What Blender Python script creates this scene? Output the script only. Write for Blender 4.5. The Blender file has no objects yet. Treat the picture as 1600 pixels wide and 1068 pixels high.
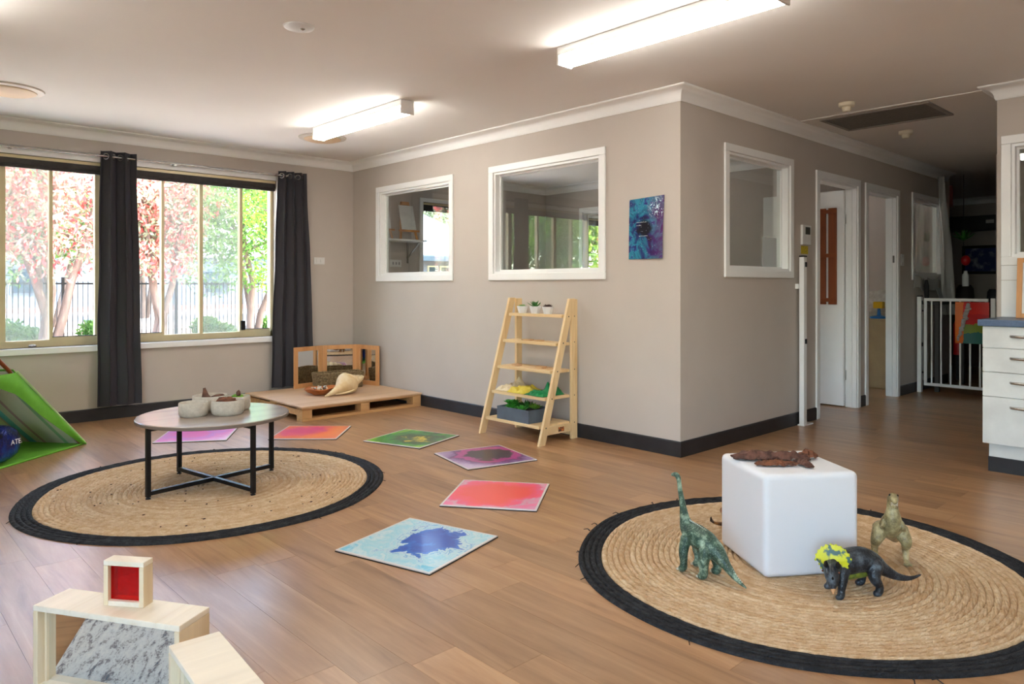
import bpy, bmesh, math, random
import numpy as np
from mathutils import Vector, Matrix, noise as mnoise
PI = math.pi
sc = bpy.context.scene
COL = sc.collection

# ------------------------------------------------------------------ camera
CAM_H, FPX, HORIZ = 1.12, 1140.0, 447.0
cam_d = bpy.data.cameras.new('camera')
cam = bpy.data.objects.new('camera', cam_d); COL.objects.link(cam)
cam_d.sensor_fit = 'HORIZONTAL'; cam_d.sensor_width = 36.0
cam_d.lens = FPX / 1600.0 * 36.0
cam_d.shift_y = -(534.0 - HORIZ) / 1600.0
cam_d.clip_start = 0.02; cam_d.clip_end = 300
TH = math.atan(1215.0 / 1140.0)                 # heading of the view, from +X
cam.location = (0, 0, CAM_H)
cam.rotation_euler = (PI / 2, 0, TH - PI / 2)
sc.camera = cam
FW = Vector((math.cos(TH), math.sin(TH), 0)); RT = Vector((math.sin(TH), -math.cos(TH), 0))

# ------------------------------------------------------------------ world, sun, exposure
world = bpy.data.worlds.new('world'); sc.world = world
world.use_nodes = True
wn = world.node_tree
sky = wn.nodes.new('ShaderNodeTexSky'); sky.sky_type = 'NISHITA'
sky.sun_disc = False; sky.sun_elevation = math.radians(52); sky.sun_rotation = math.radians(120)
sky.air_density = 1.0; sky.dust_density = 2.0; sky.ozone_density = 1.0
bg = wn.nodes['Background']; bg.inputs['Strength'].default_value = 1.45
wn.links.new(sky.outputs[0], bg.inputs['Color'])
sun_d = bpy.data.lights.new('sun', 'SUN'); sun_d.energy = 8.0; sun_d.angle = math.radians(0.6); sun_d.color = (1, .95, .87)
sun = bpy.data.objects.new('sun', sun_d); COL.objects.link(sun); sun.location = (6, -4, 12)
sun.rotation_euler = Vector((0.42, -0.42, 0.95)).to_track_quat('Z', 'Y').to_euler()
sc.view_settings.view_transform = 'Standard'; sc.view_settings.look = 'None'
sc.view_settings.gamma = 1.0; sc.view_settings.use_curve_mapping = False
sc.view_settings.exposure = 1.72
LAMP = 10.0                                       # emission of the fluorescent diffusers

# ------------------------------------------------------------------ materials
def lin(c):
    f = lambda u: u / 12.92 if u <= .04045 else ((u + .055) / 1.055) ** 2.4
    return tuple(f(x / 255.0) for x in c) + (1.0,)
MATS = {}
class NT:
    def __init__(s, name):
        s.m = bpy.data.materials.new(name); s.m.use_nodes = True
        s.t = s.m.node_tree; s.p = s.t.nodes['Principled BSDF']; s.out = s.t.nodes['Material Output']
        MATS[name] = s.m
    def n(s, typ, **kw):
        nd = s.t.nodes.new('ShaderNode' + typ)
        for k, v in kw.items():
            if k in nd.inputs: nd.inputs[k].default_value = v
            else: setattr(nd, k, v)
        return nd
    def l(s, a, b): s.t.links.new(a, b)
    def coord(s, scale=(1, 1, 1), kind='Object', rand=False):
        tc = s.n('TexCoord'); mp = s.n('Mapping'); mp.inputs['Scale'].default_value = scale
        src = tc.outputs[kind]
        if rand:
            oi = s.n('ObjectInfo'); ge = s.n('NewGeometry')
            ad = s.n('Math', operation='ADD'); s.l(oi.outputs['Random'], ad.inputs[0]); s.l(ge.outputs['Random Per Island'], ad.inputs[1])
            fr = s.n('Math', operation='FRACT'); s.l(ad.outputs[0], fr.inputs[0]); s.rnd = fr.outputs[0]
            mu = s.n('Math', operation='MULTIPLY'); mu.inputs[1].default_value = 37.0; s.l(fr.outputs[0], mu.inputs[0])
            va = s.n('VectorMath', operation='ADD'); s.l(src, va.inputs[0]); s.l(mu.outputs[0], va.inputs[1]); src = va.outputs[0]
        s.l(src, mp.inputs['Vector']); return mp.outputs[0]
    def noise(s, vec, scale=5, detail=4, rough=.55, dist=0.0):
        nd = s.n('TexNoise'); nd.inputs['Scale'].default_value = scale; nd.inputs['Detail'].default_value = detail
        nd.inputs['Roughness'].default_value = rough; nd.inputs['Distortion'].default_value = dist
        s.l(vec, nd.inputs['Vector']); return nd.outputs['Fac']
    def ramp(s, fac, stops, interp='LINEAR'):
        r = s.n('ValToRGB'); r.color_ramp.interpolation = interp; e = r.color_ramp.elements
        while len(e) < len(stops): e.new(0.5)
        for q, (p, c) in zip(e, stops): q.position = p; q.color = c if len(c) == 4 else lin(c)
        s.l(fac, r.inputs['Fac']); return r.outputs['Color']
    def mix(s, fac, a, b, mode='MIX'):
        m = s.n('Mix', data_type='RGBA', blend_type=mode)
        for sock, val in ((m.inputs['Factor'], fac), (m.inputs['A'], a), (m.inputs['B'], b)):
            pass
        def put(idx, val):
            if isinstance(val, (int, float)): m.inputs[idx].default_value = val
            elif isinstance(val, tuple): m.inputs[idx].default_value = val if len(val) == 4 else lin(val)
            else: s.l(val, m.inputs[idx])
        put(0, fac); put(6, a); put(7, b); return m.outputs[2]
    def math(s, op, a, b=None):
        m = s.n('Math', operation=op)
        for i, v in enumerate((a, b)):
            if v is None: continue
            if isinstance(v, (int, float)): m.inputs[i].default_value = v
            else: s.l(v, m.inputs[i])
        return m.outputs[0]
    def bump(s, h, strength=.3, dist=.01):
        b = s.n('Bump'); b.inputs['Strength'].default_value = strength; b.inputs['Distance'].default_value = dist
        s.l(h, b.inputs['Height']); s.l(b.outputs[0], s.p.inputs['Normal'])
    def base(s, c):
        if isinstance(c, tuple): s.p.inputs['Base Color'].default_value = c if len(c) == 4 else lin(c)
        else: s.l(c, s.p.inputs['Base Color'])
    def set(s, rough=.5, metal=0, spec=.5, **kw):
        s.p.inputs['Roughness'].default_value = rough; s.p.inputs['Metallic'].default_value = metal
        s.p.inputs['Specular IOR Level'].default_value = spec
        for k, v in kw.items(): s.p.inputs[k.replace('_', ' ')].default_value = v

def plain(name, c, rough=.5, c2=None, scale=6, stretch=(1, 1, 1), bump=0, bscale=None, bdist=.004, metal=0, spec=.5, detail=4, lo=.35, hi=.65, **kw):
    t = NT(name); v = t.coord(stretch)
    if c2 is None: c2 = tuple(max(0, x * .94) for x in c)
    f = t.noise(v, scale, detail); t.base(t.ramp(f, [(lo, c), (hi, c2)]))
    if bump: t.bump(t.noise(v, bscale or scale * 4, 5), bump, bdist)
    t.set(rough, metal, spec, **kw); return t.m
def wood(name, c, c2, axis=1, rough=.5, freq=14, rand=True, bump=.08, spec=.4):
    t = NT(name); sx = [freq] * 3; sx[axis] = freq * .07
    v = t.coord(tuple(sx), rand=rand)
    f = t.noise(v, 1.0, 6, .6, .7); f2 = t.noise(v, 4.0, 3)
    col = t.ramp(f, [(.28, c2), (.48, c), (.7, tuple(min(255, x * 1.05) for x in c))])
    col = t.mix(t.math('MULTIPLY', f2, .22), col, c2)
    t.base(col); t.set(rough, 0, spec)
    if bump: t.bump(f2, bump, .002)
    return t.m

wall_m = plain('wall_paint', (198, 188, 179), .6, (195, 185, 176), 3, bump=.06, bscale=260, bdist=.001, spec=.25)
ceil_m = plain('ceiling_paint', (236, 232, 228), .8, (234, 230, 226), 2, spec=.15)
white_m = plain('white_gloss', (244, 244, 242), .32, (241, 241, 240), 4)
cornice_m = plain('cornice_white', (244, 243, 241), .5, (241, 240, 238), 4)
skirt_m = plain('skirting_vinyl', (46, 46, 50), .42, (36, 36, 40), 9, bump=.05, bscale=80)
cream_m = plain('cream_aluminium', (219, 205, 165), .35, (213, 198, 158), 5, metal=.1)
black_m = plain('black_metal', (34, 34, 36), .42, (28, 28, 30), 20, metal=.4)
blind_m = plain('blind_fabric', (62, 58, 58), .7, (54, 51, 51), 30)
chrome_m = plain('brushed_steel', (190, 188, 184), .25, (175, 173, 170), 30, metal=.95)
dark_m = plain('dark_rubber', (26, 26, 28), .7)
plastic_m = plain('white_plastic', (228, 228, 226), .4)
ivory_m = plain('ivory_plastic', (224, 214, 190), .45)
gray_m = plain('grey_filter', (120, 116, 110), .8, (108, 104, 98), 60)
vent_m = plain('vent_beige', (222, 190, 150), .55, (214, 182, 143), 5)
curt_m = plain('curtain_cloth', (62, 60, 66), .62, (54, 52, 57), 5, stretch=(1, 1, .1), bump=.12, bscale=300, bdist=.001, spec=.35)
pine_m = wood('pine', (232, 203, 155), (214, 176, 122), 2, .5)
pine_y = wood('pine_lengthwise', (232, 203, 155), (214, 176, 122), 1, .5)
ply_m = wood('birch_ply', (240, 228, 206), (230, 212, 182), 1, .38)
plyend_m = wood('birch_ply_upright', (232, 211, 176), (216, 190, 150), 2, .42)
beech_m = wood('orange_beech', (214, 158, 105), (196, 136, 84), 2, .45)
pallet_m = wood('pallet_pine', (208, 164, 112), (178, 130, 82), 0, .6)
palletply_m = wood('pallet_plywood', (214, 182, 148), (190, 146, 106), 0, .5, freq=7)
brownwood_m = wood('brown_wood', (140, 70, 30), (108, 50, 22), 2, .5)
greywood_m = wood('grey_oak', (158, 143, 130), (134, 118, 106), 0, .22, freq=10, spec=.6)
steelbox_m = plain('planter_grey', (92, 104, 116), .55, (84, 95, 106), 10)
mirror_t = NT('mirror_silver'); mirror_t.base((235, 238, 238)); mirror_t.set(.015, 1.0)
mirror_m = mirror_t.m

# floor planks
t = NT('floor_plank'); v = t.coord((13, 1.1, 13), rand=True)
f = t.noise(v, 1.0, 7, .62, .9); f2 = t.noise(v, 6.0, 6, .7, .5)
col = t.ramp(f, [(.25, (118, 82, 52)), (.43, (158, 120, 84)), (.62, (176, 138, 100)), (.8, (190, 154, 116))])
col = t.mix(t.math('MULTIPLY', f2, .42), col, (122, 86, 56))
tone = t.math('MULTIPLY_ADD', t.rnd, .30); tone.node.inputs[2].default_value = .97
hs = t.n('HueSaturation'); t.l(col, hs.inputs['Color']); t.l(tone, hs.inputs['Value'])
t.base(hs.outputs[0]); t.set(.30, 0, .75)
rr = t.math('MULTIPLY_ADD', f2, .12); rr.node.inputs[2].default_value = .24; t.l(rr, t.p.inputs['Roughness'])
t.bump(f2, .05, .001); plank_m = t.m
sub_m = plain('subfloor', (92, 64, 46), .8)

# glass: transparent with a mirror share that grows at grazing angles
def glass(name, tint=(250, 252, 250), refl=.05):
    t = NT(name); t.t.nodes.remove(t.p)
    lw = t.n('LayerWeight'); lw.inputs['Blend'].default_value = .5
    p5 = t.math('POWER', lw.outputs['Facing'], 5.0)
    fr = t.math('MULTIPLY_ADD', p5, .9); fr.node.inputs[2].default_value = refl
    tr = t.n('BsdfTransparent'); tr.inputs[0].default_value = lin(tint)
    gl = t.n('BsdfGlossy'); gl.inputs['Roughness'].default_value = 0.0
    mx = t.n('MixShader'); t.l(fr, mx.inputs[0]); t.l(tr.outputs[0], mx.inputs[1]); t.l(gl.outputs[0], mx.inputs[2])
    t.l(mx.outputs[0], t.out.inputs['Surface']); return t.m
glass_m = glass('clear_glass'); inglass_m = glass('interior_glass', (250, 252, 250), .085)
red_m = glass('red_acrylic', (236, 20, 44), .035)
def gauze(name, c, alpha):
    t = NT(name); t.base(c); t.set(.8); t.p.inputs['Alpha'].default_value = alpha; return t.m
screen_m = gauze('insect_screen', (214, 218, 220), .30)
netting_m = gauze('white_netting', (214, 212, 208), .5)
sheet_m = gauze('paper_translucent', (206, 210, 210), .5)

def emit(name, c, s):
    t = NT(name); t.base((240, 240, 235)); t.p.inputs['Emission Color'].default_value = lin(c); t.p.inputs['Emission Strength'].default_value = s
    t.set(.4); return t.m
tube_m = emit('fluorescent_diffuser', (255, 251, 242), LAMP)

# ------------------------------------------------------------------ mesh helpers
WM = {}
class MB:
    def __init__(s): s.v = []; s.f = []
    def add(s, vs, fs):
        o = len(s.v); s.v += [tuple(p) for p in vs]; s.f += [tuple(o + i for i in q) for q in fs]; return s
    def box(s, x0, y0, z0, x1, y1, z1):
        x0, x1 = min(x0, x1), max(x0, x1); y0, y1 = min(y0, y1), max(y0, y1); z0, z1 = min(z0, z1), max(z0, z1)
        return s.add([(x0, y0, z0), (x1, y0, z0), (x1, y1, z0), (x0, y1, z0), (x0, y0, z1), (x1, y0, z1), (x1, y1, z1), (x0, y1, z1)],
                     [(0, 3, 2, 1), (4, 5, 6, 7), (0, 1, 5, 4), (1, 2, 6, 5), (2, 3, 7, 6), (3, 0, 4, 7)])
    def obox(s, c, size, M):
        c = Vector(c); hx, hy, hz = [u / 2 for u in size]
        vs = [c + M @ Vector((a * hx, b * hy, d * hz)) for d in (-1, 1) for b in (-1, 1) for a in (-1, 1)]
        return s.add(vs, [(0, 2, 3, 1), (4, 5, 7, 6), (0, 1, 5, 4), (1, 3, 7, 5), (3, 2, 6, 7), (2, 0, 4, 6)])
    def beam(s, p0, p1, w, h, side=(0, 0, 1)):
        p0, p1 = Vector(p0), Vector(p1); d = (p1 - p0); L = d.length; d.normalize()
        u = Vector(side); a = d.cross(u)
        if a.length < 1e-4: a = d.cross(Vector((1, 0, 0)))
        a.normalize(); b = a.cross(d)
        M = Matrix((a, d, b)).transposed()
        return s.obox((p0 + p1) / 2, (w, L, h), M)
    def tube(s, pts, rad, seg=8, cap=True):
        pts = [Vector(p) for p in pts]; n = len(pts)
        if isinstance(rad, (int, float)): rad = [rad] * n
        prev = None; vs = []
        for i, p in enumerate(pts):
            d = (pts[min(i + 1, n - 1)] - pts[max(i - 1, 0)]).normalized()
            if prev is None:
                a = d.cross(Vector((0, 0, 1)))
                if a.length < 1e-3: a = d.cross(Vector((1, 0, 0)))
            else: a = prev - d * prev.dot(d)
            a.normalize(); b = d.cross(a); prev = a
            r = rad[i]; ra, rb = (r if isinstance(r, tuple) else (r, r))
            vs += [p + a * math.cos(2 * PI * k / seg) * ra + b * math.sin(2 * PI * k / seg) * rb for k in range(seg)]
        fs = [(i * seg + k, i * seg + (k + 1) % seg, (i + 1) * seg + (k + 1) % seg, (i + 1) * seg + k) for i in range(n - 1) for k in range(seg)]
        if cap: fs += [tuple(range(seg - 1, -1, -1)), tuple((n - 1) * seg + k for k in range(seg))]
        return s.add(vs, fs)
    def lathe(s, prof, c=(0, 0, 0), seg=24, sx=1, sy=1, a0=0.0, close=False):
        cx, cy, cz = c; vs = []; n = len(prof)
        for r, z in prof:
            vs += [(cx + r * sx * math.cos(a0 + 2 * PI * k / seg), cy + r * sy * math.sin(a0 + 2 * PI * k / seg), cz + z) for k in range(seg)]
        fs = [(i * seg + k, i * seg + (k + 1) % seg, (i + 1) * seg + (k + 1) % seg, (i + 1) * seg + k) for i in range(n - 1) for k in range(seg)]
        if close: fs += [((n - 1) * seg + k, (n - 1) * seg + (k + 1) % seg, (k + 1) % seg, k) for k in range(seg)]
        else: fs += [tuple(range(seg - 1, -1, -1)), tuple((n - 1) * seg + k for k in range(seg))]
        return s.add(vs, fs)
    def prism(s, poly, z0, z1):
        n = len(poly)
        return s.add([(x, y, z0) for x, y in poly] + [(x, y, z1) for x, y in poly],
                     [tuple(range(n - 1, -1, -1)), tuple(range(n, 2 * n))] + [(i, (i + 1) % n, n + (i + 1) % n, n + i) for i in range(n)])
    def ball(s, c, r, nu=12, nv=8, M=None):
        rx, ry, rz = r if isinstance(r, tuple) else (r, r, r); c = Vector(c); vs = []
        for j in range(1, nv):
            th = PI * j / nv
            for k in range(nu):
                q = Vector((rx * math.sin(th) * math.cos(2 * PI * k / nu), ry * math.sin(th) * math.sin(2 * PI * k / nu), rz * math.cos(th)))
                vs.append(c + (M @ q if M else q))
        q0 = Vector((0, 0, rz)); q1 = Vector((0, 0, -rz))
        vs += [c + (M @ q0 if M else q0), c + (M @ q1 if M else q1)]
        N = (nv - 1) * nu
        fs = [(j * nu + k, (j + 1) * nu + k, (j + 1) * nu + (k + 1) % nu, j * nu + (k + 1) % nu) for j in range(nv - 2) for k in range(nu)]
        fs += [(N, k, (k + 1) % nu) for k in range(nu)] + [(N + 1, (nv - 2) * nu + (k + 1) % nu, (nv - 2) * nu + k) for k in range(nu)]
        return s.add(vs, fs)
    def sheet(s, fn, nu, nv, th=.002):
        """closed thin sheet: fn(u,v)->point, thickness th along the local normal"""
        P = [[Vector(fn(i / nu, j / nv)) for j in range(nv + 1)] for i in range(nu + 1)]
        N = [[None] * (nv + 1) for _ in range(nu + 1)]
        for i in range(nu + 1):
            for j in range(nv + 1):
                a = P[min(i + 1, nu)][j] - P[max(i - 1, 0)][j]; b = P[i][min(j + 1, nv)] - P[i][max(j - 1, 0)]
                q = a.cross(b); N[i][j] = q.normalized() if q.length > 1e-9 else Vector((0, 0, 1))
        W = nv + 1; T = (nu + 1) * W
        vs = [P[i][j] + N[i][j] * th / 2 for i in range(nu + 1) for j in range(W)] + [P[i][j] - N[i][j] * th / 2 for i in range(nu + 1) for j in range(W)]
        fs = []
        for i in range(nu):
            for j in range(nv):
                a, b, c, d = i * W + j, (i + 1) * W + j, (i + 1) * W + j + 1, i * W + j + 1
                fs += [(a, b, c, d), (T + d, T + c, T + b, T + a)]
        for i in range(nu):
            a, b = i * W, (i + 1) * W; fs.append((a, T + a, T + b, b))
            a, b = i * W + nv, (i + 1) * W + nv; fs.append((b, T + b, T + a, a))
        for j in range(nv):
            a, b = j, j + 1; fs.append((b, T + b, T + a, a))
            a, b = nu * W + j, nu * W + j + 1; fs.append((a, T + a, T + b, b))
        return s.add(vs, fs)
    def build(s, name, m, parent=None, bevel=0, smooth=None, bseg=2, merge=False):
        me = bpy.data.meshes.new(name)
        V = np.array(s.v, dtype=float)
        if parent is None:
            lo, hi = V.min(0), V.max(0); org = Vector(((lo[0] + hi[0]) / 2, (lo[1] + hi[1]) / 2, lo[2])); W = Matrix.Translation(org)
        else: W = WM[parent.name]
        inv = np.array(W.inverted()); V = V @ inv[:3, :3].T + inv[:3, 3]
        me.from_pydata(V.tolist(), [], s.f)
        if bevel or merge:
            bm = bmesh.new(); bm.from_mesh(me)
            if merge: bmesh.ops.remove_doubles(bm, verts=bm.verts, dist=1e-5)
            if bevel:
                ed = [e for e in bm.edges if len(e.link_faces) == 2 and e.calc_face_angle(0) > .6]
                bmesh.ops.bevel(bm, geom=ed, offset=bevel, segments=bseg, affect='EDGES', profile=.6, clamp_overlap=True)
            bmesh.ops.recalc_face_normals(bm, faces=bm.faces); bm.to_mesh(me); bm.free()
        if smooth is not None:
            me.polygons.foreach_set('use_smooth', [True] * len(me.polygons)); me.set_sharp_from_angle(angle=math.radians(smooth))
        me.materials.append(MATS[m] if isinstance(m, str) else m)
        o = bpy.data.objects.new(name, me); COL.objects.link(o)
        if parent is None: o.location = org
        else: o.parent = parent
        WM[o.name] = W
        return o
def B(*a): return MB().box(*a)
def tag(o, label, cat=None, group=None, kind=None):
    o['label'] = label
    if cat: o['category'] = cat
    if group: o['group'] = group
    if kind: o['kind'] = kind
    return o
def thing(name, loc, label, cat, rz=0, group=None, kind=None):
    o = bpy.data.objects.new(name, None); COL.objects.link(o); o.empty_display_size = .05
    o.location = loc; o.rotation_euler = (0, 0, rz)
    WM[o.name] = Matrix.Translation(Vector(loc)) @ Matrix.Rotation(rz, 4, 'Z')
    return tag(o, label, cat, group, kind)
class L:
    """local frame: points given relative to a thing's own axes"""
    def __init__(s, o): s.W = WM[o.name]
    def __call__(s, x, y, z): return s.W @ Vector((x, y, z))
def local(mb, o):
    W = WM[o.name]; mb.v = [tuple(W @ Vector(p)) for p in mb.v]; return mb
def struct(o, label): return tag(o, label, None, None, 'structure')
def copy_tree(o, parent=None):
    c = o.copy(); COL.objects.link(c); c.parent = parent
    for ch in o.children: copy_tree(ch, c)
    return c
def remesh(o, voxel, smooth_it=4, ratio=None):
    md = o.modifiers.new('r', 'REMESH'); md.mode = 'VOXEL'; md.voxel_size = voxel; md.use_smooth_shade = True
    ms = o.modifiers.new('s', 'SMOOTH'); ms.iterations = smooth_it; ms.factor = .5
    if ratio: mdc = o.modifiers.new('d', 'DECIMATE'); mdc.ratio = ratio
    dg = bpy.context.evaluated_depsgraph_get(); dg.update()
    me = bpy.data.meshes.new_from_object(o.evaluated_get(dg)); old = o.data; o.modifiers.clear(); o.data = me
    me.polygons.foreach_set('use_smooth', [True] * len(me.polygons))
    if not me.materials: me.materials.append(old.materials[0])
    return o

# ------------------------------------------------------------------ room shell
YA, XB, YC, ZC = 6.82, 4.077, 2.732, 2.425
TW = .09
XE, XD, XR = 9.52, 7.02, 5.58                    # end of hall wall, partition, kitchen wall
def wall(name, label, axis, p0, p1, u0, u1, holes=(), z1=ZC, m=wall_m):
    """axis 'y': plane of constant y from p0 to p1, u along x; axis 'x': the other way"""
    us = sorted({u0, u1} | {h[i] for h in holes for i in (0, 1)}); zs = sorted({0.0, z1} | {h[i] for h in holes for i in (2, 3)})
    solid = lambda i, j: 0 <= i < len(us) - 1 and 0 <= j < len(zs) - 1 and not any(h[0] - 1e-6 <= us[i] and us[i + 1] <= h[1] + 1e-6 and h[2] - 1e-6 <= zs[j] and zs[j + 1] <= h[3] + 1e-6 for h in holes)
    mb = MB(); P = (lambda u, p, z: (u, p, z)) if axis == 'y' else (lambda u, p, z: (p, u, z))
    for i in range(len(us) - 1):
        for j in range(len(zs) - 1):
            if not solid(i, j): continue
            a, b, c, d = us[i], us[i + 1], zs[j], zs[j + 1]
            mb.add([P(a, p0, c), P(b, p0, c), P(b, p0, d), P(a, p0, d)], [(0, 1, 2, 3)])
            mb.add([P(a, p1, c), P(b, p1, c), P(b, p1, d), P(a, p1, d)], [(0, 3, 2, 1)])
            for (di, dj, q) in ((-1, 0, [(a, c), (a, d)]), (1, 0, [(b, c), (b, d)]), (0, -1, [(a, c), (b, c)]), (0, 1, [(a, d), (b, d)])):
                if not solid(i + di, j + dj):
                    (ua, za), (ub, zb) = q
                    mb.add([P(ua, p0, za), P(ub, p0, zb), P(ub, p1, zb), P(ua, p1, za)], [(0, 1, 2, 3)])
    o = mb.build(name, m, merge=True)
    bm = bmesh.new(); bm.from_mesh(o.data); bmesh.ops.recalc_face_normals(bm, faces=bm.faces); bm.to_mesh(o.data); bm.free()
    return struct(o, label)

W1 = (.28, 3.22, .63, 2.155)                     # main window opening
W2 = (4.99, 6.10, .63, 2.09); W3 = (7.55, 9.1, .63, 2.09)
HB1 = (5.16, 6.298, 1.225, 2.065); HB2 = (3.413, 4.567, 1.225, 2.068)
HC1 = (4.668, 5.595, 1.24, 2.08); HD1 = (6.126, 6.922, 0.0, 2.04); HD2 = (7.165, 7.918, 0.0, 2.035); HC2 = (8.40, 9.35, 1.24, 2.06)
HX = (4.95, 6.16, 1.225, 2.06)
wall('wall_back', 'taupe painted wall holding the wide curtained window', 'y', YA, YA + .2, -2.6, 12.6, [W1, W2, W3])
wall('wall_inner', 'taupe partition wall with two interior windows and the galaxy poster', 'x', XB, XB + TW, YC, YA, [HB1, HB2])
wall('wall_hall', 'taupe hallway wall with an interior window and two doorways', 'y', YC, YC + TW, XB + TW, XE + TW, [HC1, HD1, HD2, HC2])
wall('wall_partition', 'taupe wall between the two small rooms behind the hall', 'x', XD, XD + TW, YC + TW, YA, [HX])
wall('wall_far_room', 'taupe end wall of the second small room', 'x', XE, XE + TW, YC + TW, YA)
wall('wall_left', 'taupe side wall of the playroom with one added window', 'x', -2.7, -2.6, -3.5, YA, [(-2.8, .8, .63, 2.1)])
wall('wall_rear', 'taupe wall closing the playroom opposite the curtained window', 'y', -3.6, -3.5, -2.7, XR + .1)
wall('wall_right', 'taupe kitchen wall with a serving window above the white drawers', 'x', XR, XR + .1, -3.5, 1.31, [(-.2, 1.23, 1.31, 2.04)])
wall('wall_hall_side', 'taupe wall along the other side of the hallway', 'y', 1.21, 1.31, XR + .1, 8.5)
wall('wall_hall_end', 'short taupe return wall where the white gate ends', 'x', 8.42, 8.5, 1.31, 1.985)
wall('wall_dark_room', 'shaded far wall of the unlit room beyond the gate', 'x', 12.4, 12.5, -2.0, YA)
wall('wall_dark_side', 'side wall of the unlit room beyond the gate', 'y', -2.1, -2.0, 8.5, 12.5)
wall('wall_dark_return', 'wall between kitchen and unlit room', 'x', 8.5, 8.6, -2.0, 1.31)
wall('wall_kitchen', 'far wall of the dim kitchen behind the serving window', 'x', 8.0, 8.1, -3.5, 1.21)
wall('wall_kitchen_rear', 'rear wall of the dim kitchen', 'y', -3.6, -3.5, XR + .1, 8.1)
struct(B(-2.8, -3.7, ZC, 12.7, YA + .75, ZC + .12).build('ceiling', ceil_m), 'flat warm white plaster ceiling over the playroom and hall')
struct(B(-3.2, -4.1, ZC + .12, 13.1, YA + .95, ZC + .3).build('roof_slab', plain('roof_metal', (150, 150, 150), .6)), 'roof slab above the building')

# floor with planks
PW, PL, GAP = .165, 1.05, .0004
floor = struct(B(-2.7, -3.6, -.08, 12.5, YA + .02, -.005).build('floor', sub_m), 'brown oak-look plank flooring throughout the playroom and hall')
def proj(x, y, z):
    v = Vector((x, y, z - CAM_H)); d = v.dot(FW); return (800 + FPX * v.dot(RT) / d, HORIZ - FPX * v.z / d, d) if d > .05 else (-1e5, 0, d)
rnd = random.Random(4)
cells = []
ix = 0; x = -2.7
while x < 12.5:
    off = rnd.uniform(0, PL); y = -3.6 - off
    while y < YA:
        a, b = max(y, -3.6), min(y + PL, YA)
        if b - a > .03: cells.append((x, min(x + PW, 12.5), a, b))
        y += PL
    x += PW
def shown(c):
    best = 1e9; ok = False
    for fx in (0, .5, 1):
        for fy in (0, .25, .5, .75, 1):
            X = c[0] + fx * (c[1] - c[0]); Y = c[2] + fy * (c[3] - c[2])
            if Y > YC and X > XB: continue
            if X > XR and Y < 1.31: continue
            p = proj(X, Y, 0)
            if -20 < p[0] < 1620 and p[1] < 1090 and p[2] > .3: ok = True; best = min(best, p[2])
    return best if ok else None
sc_cells = sorted([(shown(c), c) for c in cells if shown(c) is not None])
near = {c for d, c in sc_cells[:295]}
pm = bpy.data.meshes.new('plank'); mbp = B(-PW / 2 + GAP, -PL / 2 + GAP, -.0045, PW / 2 - GAP, PL / 2 - GAP, 0); pm.from_pydata(mbp.v, [], mbp.f); pm.materials.append(plank_m)
rest = MB()
for c in cells:
    if c in near:
        full = abs(c[3] - c[2] - PL) < 1e-4 and abs(c[1] - c[0] - PW) < 1e-4
        if full:
            o = bpy.data.objects.new('plank', pm); COL.objects.link(o); o.parent = floor
            o.location = Vector(((c[0] + c[1]) / 2, (c[2] + c[3]) / 2, 0)) - floor.location
        else:
            mb = B(c[0] + GAP, c[2] + GAP, -.0045, c[1] - GAP, c[3] - GAP, 0); o = mb.build('plank', plank_m)
            o.location = o.location - floor.location; o.parent = floor
    else: rest.box(c[0] + GAP, c[2] + GAP, -.0045, c[1] - GAP, c[3] - GAP, 0)
ro = rest.build('plank_rest', plank_m, floor); ro['kind'] = 'stuff'

# cornice and skirting swept along wall lines (room on the left of the path direction)
def sweep(path, prof, closed=False):
    mb = MB(); n = len(path); k = len(prof)
    for i, p in enumerate(path):
        p = Vector(p)
        d0 = (p - Vector(path[i - 1])).normalized() if i else None; d1 = (Vector(path[i + 1]) - p).normalized() if i < n - 1 else None
        if d0 is None: m_ = Vector((-d1.y, d1.x)); sc_ = 1
        elif d1 is None: m_ = Vector((-d0.y, d0.x)); sc_ = 1
        else:
            n0 = Vector((-d0.y, d0.x)); n1 = Vector((-d1.y, d1.x)); m_ = (n0 + n1).normalized(); sc_ = 1 / max(.2, m_.dot(n0))
        mb.v += [(p.x + m_.x * a * sc_, p.y + m_.y * a * sc_, z) for a, z in prof]
    for i in range(n - 1):
        mb.f += [(i * k + j, i * k + (j + 1) % k, (i + 1) * k + (j + 1) % k, (i + 1) * k + j) for j in range(k)]
    mb.f += [tuple(range(k)), tuple((n - 1) * k + j for j in range(k - 1, -1, -1))]
    return mb
cv = [(0, ZC - .09), (.006, ZC - .09), (.010, ZC - .082)]
for i in range(7):
    a = i / 6 * PI / 2; cv.append((.012 + .064 * (1 - math.cos(a)), ZC - .078 + .064 * math.sin(a)))
cv += [(.084, ZC - .012), (.09, ZC - .006), (.09, ZC), (0, ZC)]
def cornice(n, label, path): struct(sweep(path, cv).build('trim_%d' % n, cornice_m, smooth=40, merge=True), label)
cornice(1, 'white coved cornice around the playroom ceiling and along the hall', [(XE, YC), (XB, YC), (XB, YA), (-2.6, YA), (-2.6, -3.5)][::1])
cornice(2, 'white coved cornice over the kitchen wall by the drawers', [(XR, -3.5), (XR, 1.31), (8.42, 1.31)])
cornice(3, 'white cornice in the first small room', [(XB + TW, YC + TW), (XD, YC + TW), (XD, YA), (XB + TW, YA), (XB + TW, YC + TW)])
cornice(4, 'white cornice in the second small room', [(XD + TW, YC + TW), (XE, YC + TW), (XE, YA), (XD + TW, YA), (XD + TW, YC + TW)])
cornice(5, 'white cornice across the far wall of the unlit room', [(12.4, -2.0), (12.4, YA)])
sk = [(0, 0), (.012, 0), (.012, .095), (.008, .102), (0, .102)]
def skirting(side, label, path): struct(sweep(path, sk).build('baseboard_' + side, skirt_m, merge=True), label)
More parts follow.
